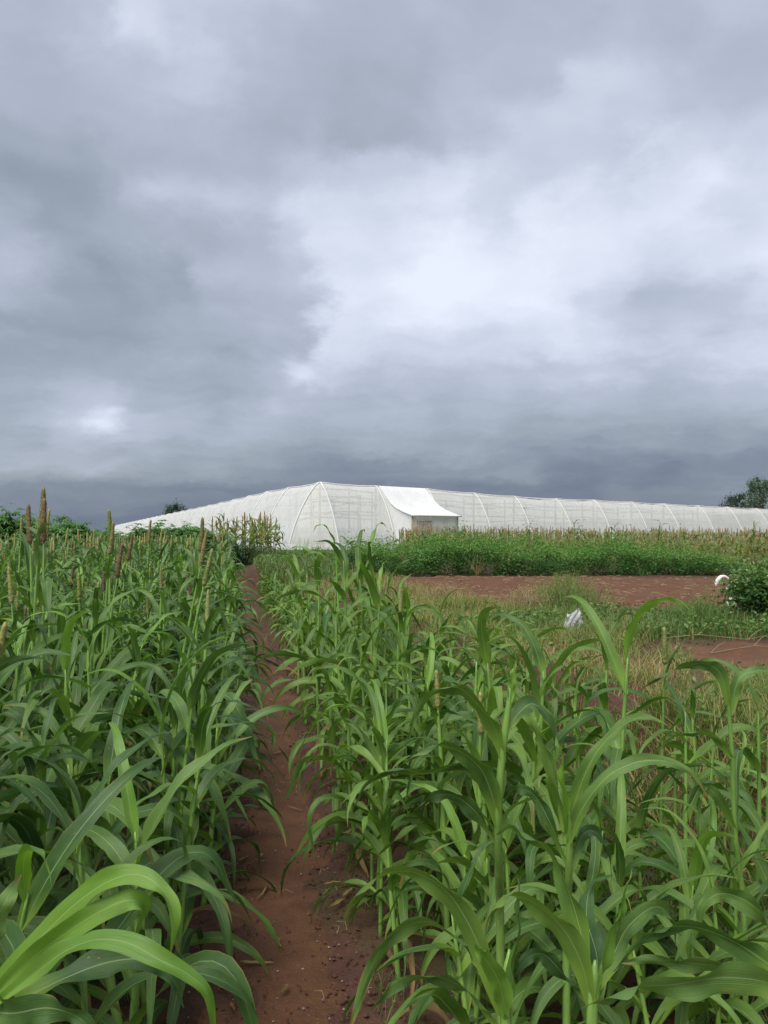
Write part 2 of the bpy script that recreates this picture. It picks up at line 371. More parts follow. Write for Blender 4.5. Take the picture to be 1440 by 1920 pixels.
def soil_mat(name, ca, cb, cc, green=None, wet=.0, rough=.85):
    m, nt = mat_new(name); b = NB(nt); P = b.n('ShaderNodeNewGeometry').outputs['Position']
    n1 = b.noise(P, 1.1, 5, .6); n2 = b.noise(P, 9, 5, .65); n3 = b.noise(P, 70, 3, .6); n4 = b.noise(P, 260, 2)
    col = b.mix(b.mr(n1, .35, .65, 0, 1), ca, cb)
    col = b.mix(b.mr(n2, .35, .7, 0, .75), col, cc)
    col = b.mix(b.m('MULTIPLY', b.mr(n3, .62, .72, 0, 1), .5), col, c4(.22, .13, .09))
    col = b.mix(b.m('MULTIPLY', b.mr(n4, .70, .74, 0, 1), .55), col, c4(.38, .30, .24))
    if green is not None: col = b.mix(b.mr(b.noise(P, .5, 6, .65), .5, .66, 0, .6), col, green)
    if green is not None:   # fields beyond are under crops
        sy = b.n('ShaderNodeSeparateXYZ'); b.put(sy, 0, P); col = b.mix(b.mr(sy.outputs[1], 24, 34, 0, .85), col, b.mix(n1, c4(.05, .085, .025), c4(.09, .12, .04)))
    h = b.m('ADD', b.m('MULTIPLY', n2, .6), b.m('ADD', b.m('MULTIPLY', n3, .3), b.m('MULTIPLY', n4, .12)))
    b.out(b.bsdf(col, b.mr(n1, .4, .6, rough - wet, rough), .25, b.bump(h, .7, .03))); return m
MAT['soil'] = soil_mat('field_soil', c4(.075, .034, .024), c4(.10, .046, .032), c4(.055, .027, .02), green=c4(.06, .075, .025))
MAT['path'] = soil_mat('path_soil', c4(.106, .047, .024), c4(.140, .066, .035), c4(.080, .036, .020), wet=.12, rough=.8)
MAT['plough'] = soil_mat('ploughed_soil', c4(.104, .048, .025), c4(.136, .067, .036), c4(.074, .034, .019))
MAT['clod'] = simple_mat('clod', c4(.055, .026, .019), c4(.11, .055, .04), 40, .9, .15, .4, .004)
MAT['pebble'] = simple_mat('pebble', c4(.16, .10, .08), c4(.42, .34, .28), 30, .8, .2, .2)
MAT['straw'] = simple_mat('straw', c4(.26, .19, .11), c4(.46, .36, .23), 10, .75, .15, 0)

def net_mat(name, opacity, col, trans=.45):
    m, nt = mat_new(name); b = NB(nt); tc = b.n('ShaderNodeTexCoord').outputs['Object']
    n1 = b.noise(tc, .35, 4, .6); n2 = b.noise(b.scale(tc, (1, 1, .25)), 2.4, 4, .6)
    f = b.m('ADD', b.m('MULTIPLY', n1, .5), b.m('MULTIPLY', n2, .5))
    cc = b.mix(b.mr(f, .3, .7, 0, 1), tuple(v * .86 for v in col[:3]) + (1,), col)
    s = b.bsdf(cc, .8, .15, b.bump(n2, .35, .12))
    t = b.n('ShaderNodeBsdfTranslucent'); b.put(t, 0, cc)
    sh = b.mixsh(trans, s, t.outputs[0]); tr = b.n('ShaderNodeBsdfTransparent')
    b.out(b.mixsh(b.mr(f, .3, .7, opacity - .04, opacity + .04), tr.outputs[0], sh)); return m
MAT['net'] = net_mat('shade_net', .80, c4(.88, .89, .86))
MAT['net_left'] = net_mat('shade_net_dense', .90, c4(.88, .89, .89))
MAT['net_cord'] = net_mat('net_hem', .97, c4(.84, .84, .83), .2)
MAT['tarp'] = net_mat('white_tarp', .985, c4(.86, .87, .87), .25)
MAT['skirt'] = net_mat('skirt_net', .8, c4(.62, .63, .62), .3)
MAT['tarp_cream'] = net_mat('cream_tarp', .95, c4(.82, .79, .74), .35)
MAT['plastic'] = net_mat('white_plastic', .85, c4(.62, .63, .65), .3)

# ------------------------------------------------------------------ terrain
PY = np.array([-3, 0, 1.5, 2.57, 4.71, 7.8, 11.6, 15.35, 22.7, 30, 60])
PX = np.array([.35, .02, -.18, -.31, -.60, -1.17, -1.93, -2.75, -4.15, -5.6, -11.6])
def pathx(y): return np.interp(y, PY, PX)
EY = np.array([-3, 0, 2, 4.2, 9.75, 14, 20, 26, 60])
EX = np.array([4.1, 3.35, 2.8, 2.1, .30, -.9, -2.85, -4.4, -9])
def edgex(y): return np.interp(y, EY, EX)
def zt(x, y):
    x = np.asarray(x, float); y = np.asarray(y, float)
    e = edgex(y) + (fbm(x * .0 + y * 1.3, y * 1.3, 3, 4) - .5) * .45
    bank = .5 * sstep(-.42, .06, x - e + (fbm(x * 5, y * 5, 3, 8) - .5) * .25)
    rise = .48 * sstep(23, 33, y + .15 * x)
    z = np.maximum(bank, rise)
    z = z - .030 * np.clip(-x - 8, 0, 120) - .006 * np.clip(x - 4, 0, 150)
    near = np.exp(-((x / 14) ** 2 + (y / 30) ** 2))
    z = z + near * (fbm(x * 3.1, y * 3.1, 3, 1) - .5) * .05
    pd = np.abs(x - pathx(y)); z = z - .035 * (1 - sstep(.12, .42, pd)) * (y < 27)
    return z

def spread(lo, hi, step, far, k=1.22):
    c = list(np.arange(lo, hi + 1e-6, step)); a, s = lo, step; left = []
    while a > -far: s *= k; a -= s; left.append(a)
    a, s = hi, step; right = []
    while a < far: s *= k; a += s; right.append(a)
    return np.array(left[::-1] + c + right)
def sheet(mb, xs, ys, zf):
    X, Y = np.meshgrid(xs, ys, indexing='ij'); Z = zf(X, Y)
    mb.add(np.stack([X.ravel(), Y.ravel(), Z.ravel()], 1), grid_quads(len(xs), len(ys)), None, np.stack([X.ravel(), Y.ravel()], 1))
g = MB(); ys_ = spread(-2.5, 30, .13, 6000); ys_ = ys_[ys_ > -60]
sheet(g, spread(-13, 10, .13, 6000), ys_, zt)
tag(g.obj('ground', MAT['soil']), kind='structure')

# trodden path
p = MB(); ny, nx = 420, 19
yy = np.linspace(.3, 26.5, ny); w = .25 + .10 * np.exp(-np.clip(yy - 2.2, 0, 99) / 1.1) + .10 * (fbm(yy * 1.2, yy * 0, 3, 3) - .5) + .04 * np.exp(-yy / 5)
uu = np.linspace(-1, 1, nx)
Xp = pathx(yy)[:, None] + (fbm(yy * .9, yy * 0 + 5, 3, 9) - .5)[:, None] * .16 + uu[None] * w[:, None]
Yp = np.repeat(yy[:, None], nx, 1)
Zp = zt(Xp, Yp) + .014 - .05 * np.abs(uu[None]) ** 5 + (fbm(Xp * 7, Yp * 7, 4, 21) - .5) * .05 - .03 * np.clip(fbm(Xp * 3.2, Yp * 2.2, 2, 33) - .55, 0, 1)
p.add(np.stack([Xp.ravel(), Yp.ravel(), Zp.ravel()], 1), grid_quads(ny, nx))
tag(p.obj('path', MAT['path']), kind='structure')

def plough(name, poly_y0, poly_y1, x0f, x1f, step, amp, furrow_dir):
    ys = np.arange(poly_y0, poly_y1, step); xs = np.linspace(0, 1, int((x1f(poly_y1) - x0f(poly_y1)) / step))
    Y = np.repeat(ys[:, None], len(xs), 1); X = x0f(ys)[:, None] + xs[None] * (x1f(ys) - x0f(ys))[:, None]
    ex = np.minimum(xs[None], 1 - xs[None]) * (x1f(ys) - x0f(ys))[:, None]; ey = np.minimum(Y - poly_y0, poly_y1 - Y)
    edge = sstep(0, .35, np.minimum(ex, ey) + (fbm(X * 3, Y * 3, 3, 5) - .5) * .35)
    f = np.sin((Y + furrow_dir * X) * 2 * np.pi / .55 + 2.5 * fbm(X * .7, Y * .7, 2, 6))
    Z = zt(X, Y) - .05 + .075 * edge + edge * (amp * .45 * f + amp * 1.6 * (fbm(X * 6, Y * 6, 4, 7) - .5))
    m = MB(); m.add(np.stack([X.ravel(), Y.ravel(), Z.ravel()], 1), grid_quads(len(ys), len(xs)))
    return tag(m.obj(name, MAT['plough']), kind='structure')
plough('ploughed_field', 10.9, 19.0, lambda y: .15 - .07 * (y - 11) + .9 * sstep(14, 11, y), lambda y: 9.5 + .5 * y * 0 + 0 * y, .085, .05, .05)
plough('ploughed_bed', 5.9, 8.0, lambda y: 2.35 + 0 * y + .1 * (y - 6), lambda y: 5.2 + 0 * y, .05, .03, .3)

# ------------------------------------------------------------------ strap leaves, stalks, seed heads
def leaf_arrays(L, Wd, th0, th1, p=1.3, kink=None, twist=0., yaw=0., wave=.006, nseg=18, nc=5, fold=.35, ph=0., wf=17.):
    s = np.linspace(0, 1, nseg + 1)
    th = R(th0) + R(th1 - th0) * s ** p
    if kink: th = th + R(kink[1]) / (1 + np.exp(-(s - kink[0]) * 20))
    th = np.minimum(th + R(7) * np.sin(s * 7 + ph) * s, R(186)); ya = R(yaw) * s ** 1.5 + R(9) * np.sin(s * 6 + ph * 2) * s
    T = np.stack([np.sin(th) * np.cos(ya), np.sin(th) * np.sin(ya), np.cos(th)], 1)
    P = np.concatenate([[[0, 0, 0]], np.cumsum((T[1:] + T[:-1]) / 2, 0) * (L / nseg)])
    B = np.stack([-np.sin(ya), np.cos(ya), 0 * ya], 1); Nn = np.cross(B, T)
    tw = R(twist) * s ** 1.6; c = np.cos(tw)[:, None] * B + np.sin(tw)[:, None] * Nn; nn = np.cross(c, T)
    w = Wd / 2 * np.clip(.26 + s / .2, 0, 1) * np.clip(1 - s ** 2.2, 0, 1) ** .95
    w = np.maximum(w, .0008)
    k = np.linspace(-1, 1, nc); jr = np.random.default_rng(int(abs(ph) * 1e4) + nseg); jag = 1 + .16 * (jr.random((nseg + 1, 2)) - .5) * np.clip(s * 6, 0, 1)[:, None]
    kk = np.where(k[None] > 0, k[None] * jag[:, :1], k[None] * jag[:, 1:]); fo = fold * (1 - .55 * s) + 1.3 * np.exp(-s / .06)
    V = P[:, None] + (kk[:, :, None] * w[:, None, None]) * c[:, None]
    lift = fo[:, None] * np.abs(k)[None] * w[:, None]
    rip = wave * (np.sin(wf * s + ph)[:, None] * (k[None] > 0) + np.sin(wf * .87 * s + ph * 1.7 + 1.1)[:, None] * (k[None] < 0)) * np.abs(k)[None] ** 1.5 * np.clip(s * 5, 0, 1)[:, None] * np.clip((1 - s) * 4, 0, 1)[:, None]
    V = V - nn[:, None] * (lift + rip)[:, :, None]
    uv = np.stack(np.broadcast_arrays((k[None] + 1) / 2, s[:, None]), -1).reshape(-1, 2)
    return V.reshape(-1, 3), grid_quads(nseg + 1, nc), uv

def leaf_params(r, kind):
    L = r.uniform(.85, 1.1)
    d = dict(L=L, Wd=r.uniform(.088, .122) * (1 if kind != 'top' else .85), twist=r.normal(0, 55), yaw=r.normal(0, 26), wave=r.uniform(.006, .015),
             ph=r.uniform(0, 6), wf=r.uniform(13, 24), fold=r.uniform(.2, .5))
    if kind == 'arch': d.update(th0=r.uniform(18, 34), th1=r.uniform(135, 180), p=r.uniform(1.1, 1.9))
    if kind == 'droop': d.update(th0=r.uniform(30, 48), th1=r.uniform(155, 184), p=r.uniform(.75, 1.15))
    if kind == 'kink': d.update(th0=r.uniform(24, 50), th1=r.uniform(70, 100), p=1.1, kink=(r.uniform(.38, .66), r.uniform(70, 105)))
    if kind == 'top': d.update(th0=r.uniform(7, 16), th1=r.uniform(80, 150), p=r.uniform(1.2, 1.9))
    return d
KINDS = ['arch'] * 12 + ['droop'] * 9 + ['kink'] * 8 + ['top'] * 7
LEAFP = [leaf_params(rng, k) for k in KINDS]
LEAF_HI, LEAF_LO = [], []
def leaf_meshes(matkey):
    out = []
    for d in LEAFP:
        m = MB(); m.add(*[(lambda a: (a[0], a[1], None, a[2]))(leaf_arrays(**d))][0]); out.append(m.mesh('leaf', MAT[matkey]))
    return out
LEAFM = {k: leaf_meshes(k) for k in ('leaf', 'leaf_bright', 'leaf_young', 'leaf_dry')}
LEAF_LO = [leaf_arrays(**{**d, 'nseg': 7, 'nc': 3, 'wave': .003}) for d in LEAFP]
IDX = {k: [i for i, q in enumerate(KINDS) if q == k] for k in set(KINDS)}

def stalk_arrays(h, r0, bend, sides, rings, seed=0):
    rr = np.random.default_rng(seed); t = np.linspace(0, 1, rings)
    P = np.stack([bend * t ** 2, .012 * (np.sin(t * 5 + seed) - math.sin(seed)), t * h], 1)
    rad = r0 * (1 - .52 * t) * np.clip((1.04 - t) / .14, .15, 1) * (1 + .16 * (np.cos(t * 2 * np.pi * 6.0) > .85))
    return P, rad
STALK, SBEND = [], []
for k in range(6):
    SBEND.append(rng.uniform(-.05, .05)); m = MB(); P_, r_ = stalk_arrays(1.0, .0115 + .0012 * (k % 3), SBEND[-1], 8, 22, k); tube(m, P_, r_, 8); STALK.append(m.mesh('stalk', MAT['stalk']))

def head_arrays(L, rad, sides, rings, r, bump):
    t = np.linspace(0, 1, rings); prof = rad * np.clip(t / .07, .35, 1) ** .5 * (1 - .42 * t ** 2.2) * np.sqrt(np.clip((1.015 - t) / .09, 0, 1))
    an = np.linspace(0, 2 * np.pi, sides, endpoint=False)
    jit = 1 + bump * r.normal(0, 1, (rings, sides)); stag = (np.arange(rings) % 2 * np.pi / sides)[:, None]
    lean = .009 * np.sin(t * 2.2) * r.uniform(-1, 1)
    V = np.stack([prof[:, None] * jit * np.cos(an[None] + stag) + lean[:, None], prof[:, None] * jit * np.sin(an[None] + stag), np.repeat(t[:, None] * L, sides, 1)], -1).reshape(-1, 3)
    i, j = np.meshgrid(np.arange(rings - 1), np.arange(sides), indexing='ij'); j2 = (j + 1) % sides
    q = np.stack([i * sides + j, i * sides + j2, (i + 1) * sides + j2, (i + 1) * sides + j], -1).reshape(-1, 4)
    return V, q
HEADM = {}
for col in ('green', 'brown', 'red', 'yellow'):
    HEADM[col] = []
    for k in range(3):
        m = MB(); V_, q_ = head_arrays(.2, (.0130 if col != 'yellow' else .0122), 16, 46, rng, .075); m.add(V_, q_)
        # bristles standing off the grains
        n = 700; pick = rng.integers(16, len(V_) - 40, n); c = V_[pick]; o = c * np.array([1, 1, 0]); o /= np.linalg.norm(o, axis=1)[:, None] + 1e-6
        o[:, 2] += rng.uniform(.2, .9, n); tip = c + o * rng.uniform(.004, .009, n)[:, None]; sd_ = np.cross(o, [0, 0, 1.0]) * .0007
        V3 = np.stack([c - sd_, c + sd_, tip], 1).reshape(-1, 3); m.add(V3, None, np.arange(3 * n).reshape(-1, 3))
        HEADM[col].append(m.mesh('seed_head', MAT['head_' + col]))
HEAD_LO = head_arrays(.2, .017, 6, 9, rng, .05)

def rotm(ax, an): return np.array(Matrix.Rotation(an, 3, ax))
def plant_spec(r, h, n, lean=0.0, lmul=1.0, low=.1, head=None, spread_=1.0):
    """list of leaf placements on a stalk of height h"""
    out = []; a0 = r.uniform(0, 6.28)
    for k in range(n):
        f = k / max(1, n - 1); zk = h * (low + (.97 - low) * f ** .9)
        kind = 'droop' if f < .3 else ('top' if f > .86 else ('kink' if r.random() < .42 else ('droop' if r.random() < .25 else 'arch')))
        L = lmul * (.33 + .25 * math.sin(math.pi * (.15 + .75 * f))) * r.uniform(.8, 1.15)
        out.append((int(r.choice(IDX[kind])), zk, a0 + math.pi * k + r.normal(0, .45), L, r.normal(0, .13)))
    return out

def leaf_matrix(zk, az, L, tilt, bend, h):
    x = bend * (zk / max(h, .01)) ** 2
    return Matrix.Translation((x, 0, zk)) @ Matrix.Rotation(az, 4, 'Z') @ Matrix.Rotation(tilt, 4, 'X') @ Matrix.Diagonal((L, L, L, 1))

def plant(name, x, y, h, n, r, leafkey='leaf', head=None, lmul=1.0, thick=1.0, lean=(0, 0), headlen=.2, low=.1, dry=0.0, wide=1.0, z=None, peduncle=.12, rz=None):
    root = empty(name, (x, y, float(zt(x, y)) - .012 if z is None else z), r.uniform(0, 6.28) if rz is None else rz); root.rotation_euler[0] = lean[0]; root.rotation_euler[1] = lean[1]
    si = int(r.integers(len(STALK))); sk = STALK[si]
    top = h + (peduncle if head else 0)
    inst('stalk', sk, root, Matrix.Diagonal((thick, thick, top, 1)))
    for k, (i, zk, az, L, tilt) in enumerate(plant_spec(r, h, n, lmul=lmul, low=low)):
        key = 'leaf_dry' if (k < 2 and r.random() < dry) else ('leaf_young' if (k == n - 1 and head is None and r.random() < .35) else leafkey)
        tz = zk / top; M = Matrix.Translation((SBEND[si] * tz ** 2 * thick, .012 * (math.sin(tz * 5 + si) - math.sin(si)) * thick, 0)) @ leaf_matrix(zk, az, L, tilt, 0, h) @ Matrix.Diagonal((1, wide * r.uniform(.85, 1.15), 1, 1))
        inst('leaf', LEAFM[key][i], root, M)
    if head:
        s = headlen / .2; inst('seed_head', HEADM[head][int(r.integers(3))], root, Matrix.Translation((SBEND[si] * thick, .012 * (math.sin(5 + si) - math.sin(si)) * thick, top - .03)) @ Matrix.Diagonal((.55 + .45 * s, .55 + .45 * s, s, 1)))
    return root

def in_view(x, y, z=.8, m=.06):
    if y < .4: return False
    return abs(x) < (720 / FPX + m) * y + .35

# --- plants of the field left of the path that can be told apart by their heads: (column, row of tip, length px, colour, lean, label)
HERO = [
 (63, 905, 82, 'brown', .02, 'millet plant with the tallest brown-green head, rising against the sky'),
 (54, 937, 76, 'red', -.03, 'millet plant whose reddish head stands half hidden behind the tallest head'),
 (99, 926, 84, 'red', .03, 'millet plant with tall reddish-brown head just right of the tallest head'),
 (83, 948, 50, 'yellow', .12, 'millet plant with yellow-green head leaning between the two tallest heads'),
 (34, 966, 42, 'green', 0, None), (72, 960, 52, 'green', .02, None),
 (193, 950, 62, 'green', -.06, 'millet plant with pale green pointed head, first right of the tall pair'),
 (209, 971, 64, 'brown', .07, 'millet plant with tan head beside the pale green pointed one'),
 (246, 992, 55, 'red', .14, 'millet plant with red-brown head leaning right in the middle of the field'),
 (236, 1012, 66, 'red', .16, None), (292, 971, 44, 'brown', .10, None), (306, 988, 40, 'green', .12, None),
 (378, 963, 66, 'brown', .04, 'millet plant with upright brown-green head nearest the net house corner'),
 (392, 986, 68, 'brown', .20, 'millet plant whose brown head leans right beside the upright one'),
 (398, 1022, 72, 'green', .22, 'millet plant with green head leaning right at the path edge'),
 (22, 1054, 70, 'yellow', -.10, 'millet plant with yellow-tan head by the left picture edge'),
 (45, 1085, 52, 'yellow', .03, None),
 (104, 1082, 74, 'red', .30, 'millet plant with a red-tipped head leaning sharply right at far left'),
 (36, 1160, 122, 'yellow', .20, 'millet plant with the largest yellow-green head, close at the left edge'),
 (2, 1062, 84, 'green', .03, None), (152, 1068, 55, 'yellow', -.04, None), (176, 1084, 58, 'green', .08, None),
 (124, 1030, 34, 'green', .05, None), (126, 1128, 46, 'yellow', .03, None), (140, 1012, 30, 'brown', .0, None),
 (170, 990, 34, 'green', -.02, None), (120, 985, 36, 'green', .1, None), (330, 1000, 34, 'green', .05, None),
]
taken = []
n_hero = 0
for (px, py, ln, colr, lean, lab) in HERO:
    Lh = .205 if ln < 100 else .23; d = Lh * FPX / ln; xt = (px - 720) / FPX * d; ztop = EYE + (HOR - py) / FPX * d
    r = np.random.default_rng(100 + n_hero); n_hero += 1
    H = ztop / math.cos(lean); x0 = xt - math.sin(lean) * H; z0 = float(zt(x0, d)) - .012
    H -= z0; hl = Lh; ped = r.uniform(.10, .2); hs = H - hl - ped + .01
    o = plant('millet_plant', x0, d, hs, 8, r, 'leaf', colr, .95, 1.0, (0, lean), hl, .12, .3, peduncle=ped, rz=0.0)
    tag(o, lab or 'millet plant with a smaller seed head among the taller ones', 'millet', 'millet plants with heads above the field' )
    taken.append((x0, d))

# --- the dense stand
cand = []
for k in range(60):
    off = .42 + .30 * k; y = .9 + rng.uniform(0, .2)
    while y < 34:
        jx, jy = rng.normal(0, .05, 2); yy_ = y + jy; xx = float(pathx(yy_)) - off - (.02 * yy_ if k else 0) - .012 * max(0, yy_ - 5) + jx
        if in_view(xx, yy_) and not (yy_ < 1.75 and xx > -1.02 + .12 * yy_) and math.hypot(xx, yy_) > 1.15 and (yy_ < 26 + 2.0 * math.sin(xx)) :
            cand.append((math.hypot(xx, yy_), xx, yy_, k))
        y += rng.uniform(.14, .22) * (1 if y < 6 else 1.35)
cand.sort()
def near_taken(x, y): return any((x - a) ** 2 + (y - b) ** 2 < .02 for a, b in taken)
cand = [c for c in cand if not near_taken(c[1], c[2])]
N_IND = 276
for (d, x, y, k) in cand[:N_IND]:
    r = np.random.default_rng(int(abs(x * 1e4) + y * 1e3))
    hd = r.random() < .13 and d > 2.8
    h = r.uniform(.86, 1.22) * (.92 if k == 0 else 1.0)
    colr = r.choice(['green', 'green', 'yellow', 'brown', 'red']) if hd else None
    o = plant('millet_plant', x, y, h, int(r.integers(11, 15)), r, 'leaf', colr, r.uniform(.9, 1.15), r.uniform(.85, 1.15), (r.normal(0, .08), r.normal(.02, .08)), r.uniform(.13, .19), .06 if k < 2 else .14, .2, peduncle=r.uniform(.06, .2))
    zone = 0 if d < 3.3 else 1 if d < 5.5 else 2
    where = ('in the foreground', 'in the middle distance', 'in the farther part')[zone]
    if k == 0: l = ('headed millet plant in the outer row beside the path, ' if hd else 'headless millet plant in the outer row beside the path, ') + where
    elif k < 3: l = ('headed millet plant one or two rows in from the path, ' if hd else 'headless millet plant one or two rows in from the path, ') + where
    else: l = ('headed millet plant deep inside the left stand, ' if hd else 'headless leafy millet plant deep inside the left stand, ') + where
    tag(o, l, 'millet', l.replace('millet plant', 'millet plants').replace('headless leafy', 'headless'))

def add_plant_lo(mb, mbs, mbh, x, y, h, n, r, head=False, lmul=1.0, wide=1.15, headlen=.19, hr=1.0):
    z = float(zt(x, y)); a = r.uniform(0, 6.28); base = np.array(Euler((r.normal(0, .05), r.normal(0, .05), a)).to_matrix())
    top = h + (r.uniform(.06, .2) if head else 0); org = np.array([x, y, z - .01])
    P_ = (base @ np.array([[0, 0, 0], [0, 0, top * .5], [0, 0, top]]).T).T + org
    tube(mbs, P_, [.012, .010, .006], 4, False)
    for (i, zk, az, L, tilt) in plant_spec(r, h, n, lmul=lmul, low=.25):
        V, q, uv = LEAF_LO[i]; M = base @ rotm('Z', az) @ rotm('X', tilt)
        mb.add((M @ (V * np.array([L, L * wide, L])).T).T + org + base @ np.array([0, 0, zk]), q, None, uv)
    if head:
        V, q = HEAD_LO; mbh.add((base @ (V * np.array([hr, hr, headlen / .2])).T).T + P_[-1], q)

far, fars, farh = MB(), MB(), {c: MB() for c in ('green', 'brown', 'red', 'yellow')}
for (d, x, y, k) in cand[N_IND:]:
    r = np.random.default_rng(int(abs(x * 1e4) + y * 1e3)); hd = r.random() < (.34 if y < 12 else .24)
    add_plant_lo(far, fars, farh[r.choice(['green', 'green', 'brown', 'red', 'yellow'])], x, y, r.uniform(1.02, 1.32), 9 if y < 14 else 8, r, hd, r.uniform(.9, 1.1), 1.15 if y < 14 else 1.35, r.uniform(.13, .21))
fo = tag(far.obj('millet_field', MAT['leaf_far']), 'dense green millet field stretching away left of the path', 'millet', kind='stuff')
so = fars.obj('stalks', MAT['stalk_far'], fo); so['kind'] = 'stuff'
for c in farh:
    if farh[c].n: q = farh[c].obj('seed_heads', MAT['head_' + c], fo); q['kind'] = 'stuff'

# --- strip of younger fodder plants right of the path: (column, row of top, distance, leaves, headed, label)
RH = [
 (640, 1040, 5.4, 10, None, 'tallest fodder plant right of the path, drooping leaves above the brown field'),
 (712, 1050, 5.0, 9, 'rolled', 'tall fodder plant with thick rolled shoot reaching the hedge line'),
 (600, 1075, 5.9, 9, None, None), (672, 1070, 6.2, 9, None, None), (745, 1120, 4.6, 9, 'green', None), (575, 1090, 6.6, 9, None, None), (620, 1062, 5.7, 9, None, None), (655, 1060, 5.0, 9, None, None), (690, 1072, 5.6, 9, None, None), (725, 1085, 5.3, 9, None, None), (700, 1110, 4.6, 9, None, None), (760, 1150, 4.4, 9, None, None), (590, 1085, 7.2, 9, None, None), (640, 1085, 6.8, 9, None, None), (560, 1105, 7.8, 9, None, None),
 (840, 1230, 3.0, 9, 'yellow', 'fodder plant with slim yellow head showing left of the white scrap'),
 (885, 1195, 3.3, 9, None, None), (915, 1265, 2.7, 9, 'yellow', None), (945, 1185, 2.9, 9, None, 'leafy fodder plant with arching leaves just below the dry grass'),
 (800, 1205, 3.9, 9, None, None), (1000, 1215, 3.1, 8, None, None), (1150, 1170, 2.75, 8, None, 'fodder plant with a broad leaf arching in front of the white scrap'),
 (1236, 1145, 3.1, 5, 'green', 'slim fodder plant with upright green sheathed head before the brown bed'),
 (1395, 1275, 2.6, 6, None, None), (1310, 1290, 2.9, 6, None, None), (1275, 1290, 2.75, 6, None, None),
]
n_r = 0
for (px, py, d, n, hd, lab) in RH:
    r = np.random.default_rng(500 + n_r); n_r += 1
    x = (px - 720) / FPX * d; zt_ = EYE + (HOR - py) / FPX * d; z0 = float(zt(x, d)) - .012
    h = zt_ - z0 - (.06 if hd in (None, 'rolled') else .25); 
    slim = px > 1200
    o = plant('fodder_plant', x, d, h * (.97 if d < 4.5 else 1.08), n + 2, r, 'leaf_bright', hd if hd in HEADM else None, .98 if not slim else .8, 1.1 if not slim else .75, (r.normal(0, .03), r.normal(0, .03)), .15, .06 if not slim else .3, .25, wide=1.0 if not slim else .75, peduncle=.1)
    if hd == 'rolled' or px in (936, 1066):
        inst('young_leaf', LEAFM['leaf_young'][IDX['top'][n_r % 7]], o, leaf_matrix(h * .9, 1.0, .5, 0, 0, h) @ Matrix.Diagonal((.5, .6, 1, 1)))
    if not lab: lab = 'tall fodder plant in the cluster at the far end of the strip' if px < 800 else 'leafy fodder plant below the dry grass, right of the tall cluster' if px < 1100 else 'slim fodder plant before the bare bed at right'
    tag(o, lab, 'fodder plant', 'fodder plants right of the path')
    taken.append((x, d))

cand = []
yv = 1.5
while yv < 21:
    x0, x1 = float(pathx(yv)) + (.52 if yv < 2.7 else .41 if yv < 6 else .52 if yv < 9 else .6), float(edgex(yv)) - .35
    for q in range(14):
        x = x0 + q * (.28 if yv > 4.5 else .21) + rng.normal(0, .05); y = yv + rng.normal(0, .07)
        if x > x1: break
        f = (x - x0) / max(.3, x1 - x0)
        if rng.random() < (.92 if f < .45 else .16 if yv < 5.5 else .45) and y > 1.95 and in_view(x, y) and math.hypot(x, y) > 1.5 and not near_taken(x, y): cand.append((x, y, f))
    yv += rng.uniform(.22, .32) * (1 if yv > 4.5 else .8)
for (x, y, f) in cand:
    r = np.random.default_rng(int(abs(x * 1e4) + y * 1e3) + 7)
    right = f > .55
    h = r.uniform(.75, 1.08) * (1 if y < 7.0 else .78 if y < 9 else .52); h *= (.8 if right else 1.0)
    if y < 2.7: h *= .68
    o = plant('fodder_plant', x, y, h, int(r.integers(10, 14)) if not right else int(r.integers(6, 9)), r, 'leaf_bright', None, r.uniform(.85, 1.1) * (1 if not right else .85), r.uniform(.7, 1.05), (r.normal(0, .06), r.normal(0, .06)), .2, .05, .25, wide=.78 if not right else .6)
    if right: tag(o, 'thin young fodder plant growing at the foot of the grassy bank', 'fodder plant', 'thin fodder plants below the bank')
    elif y > 9.5: tag(o, 'short fodder plant beside the far stretch of the path', 'fodder plant', 'short fodder plants along the far path')
    else:
        w_ = 'near the bottom of the picture' if y < 3.2 else 'at middle distance' if y < 5.5 else 'just before the black hose'
        l = 'green fodder plant ' + ('close along the right path edge ' if f < .22 else 'amid the strip right of the path ') + w_
        tag(o, l, 'fodder plant', l.replace('plant', 'plants'))

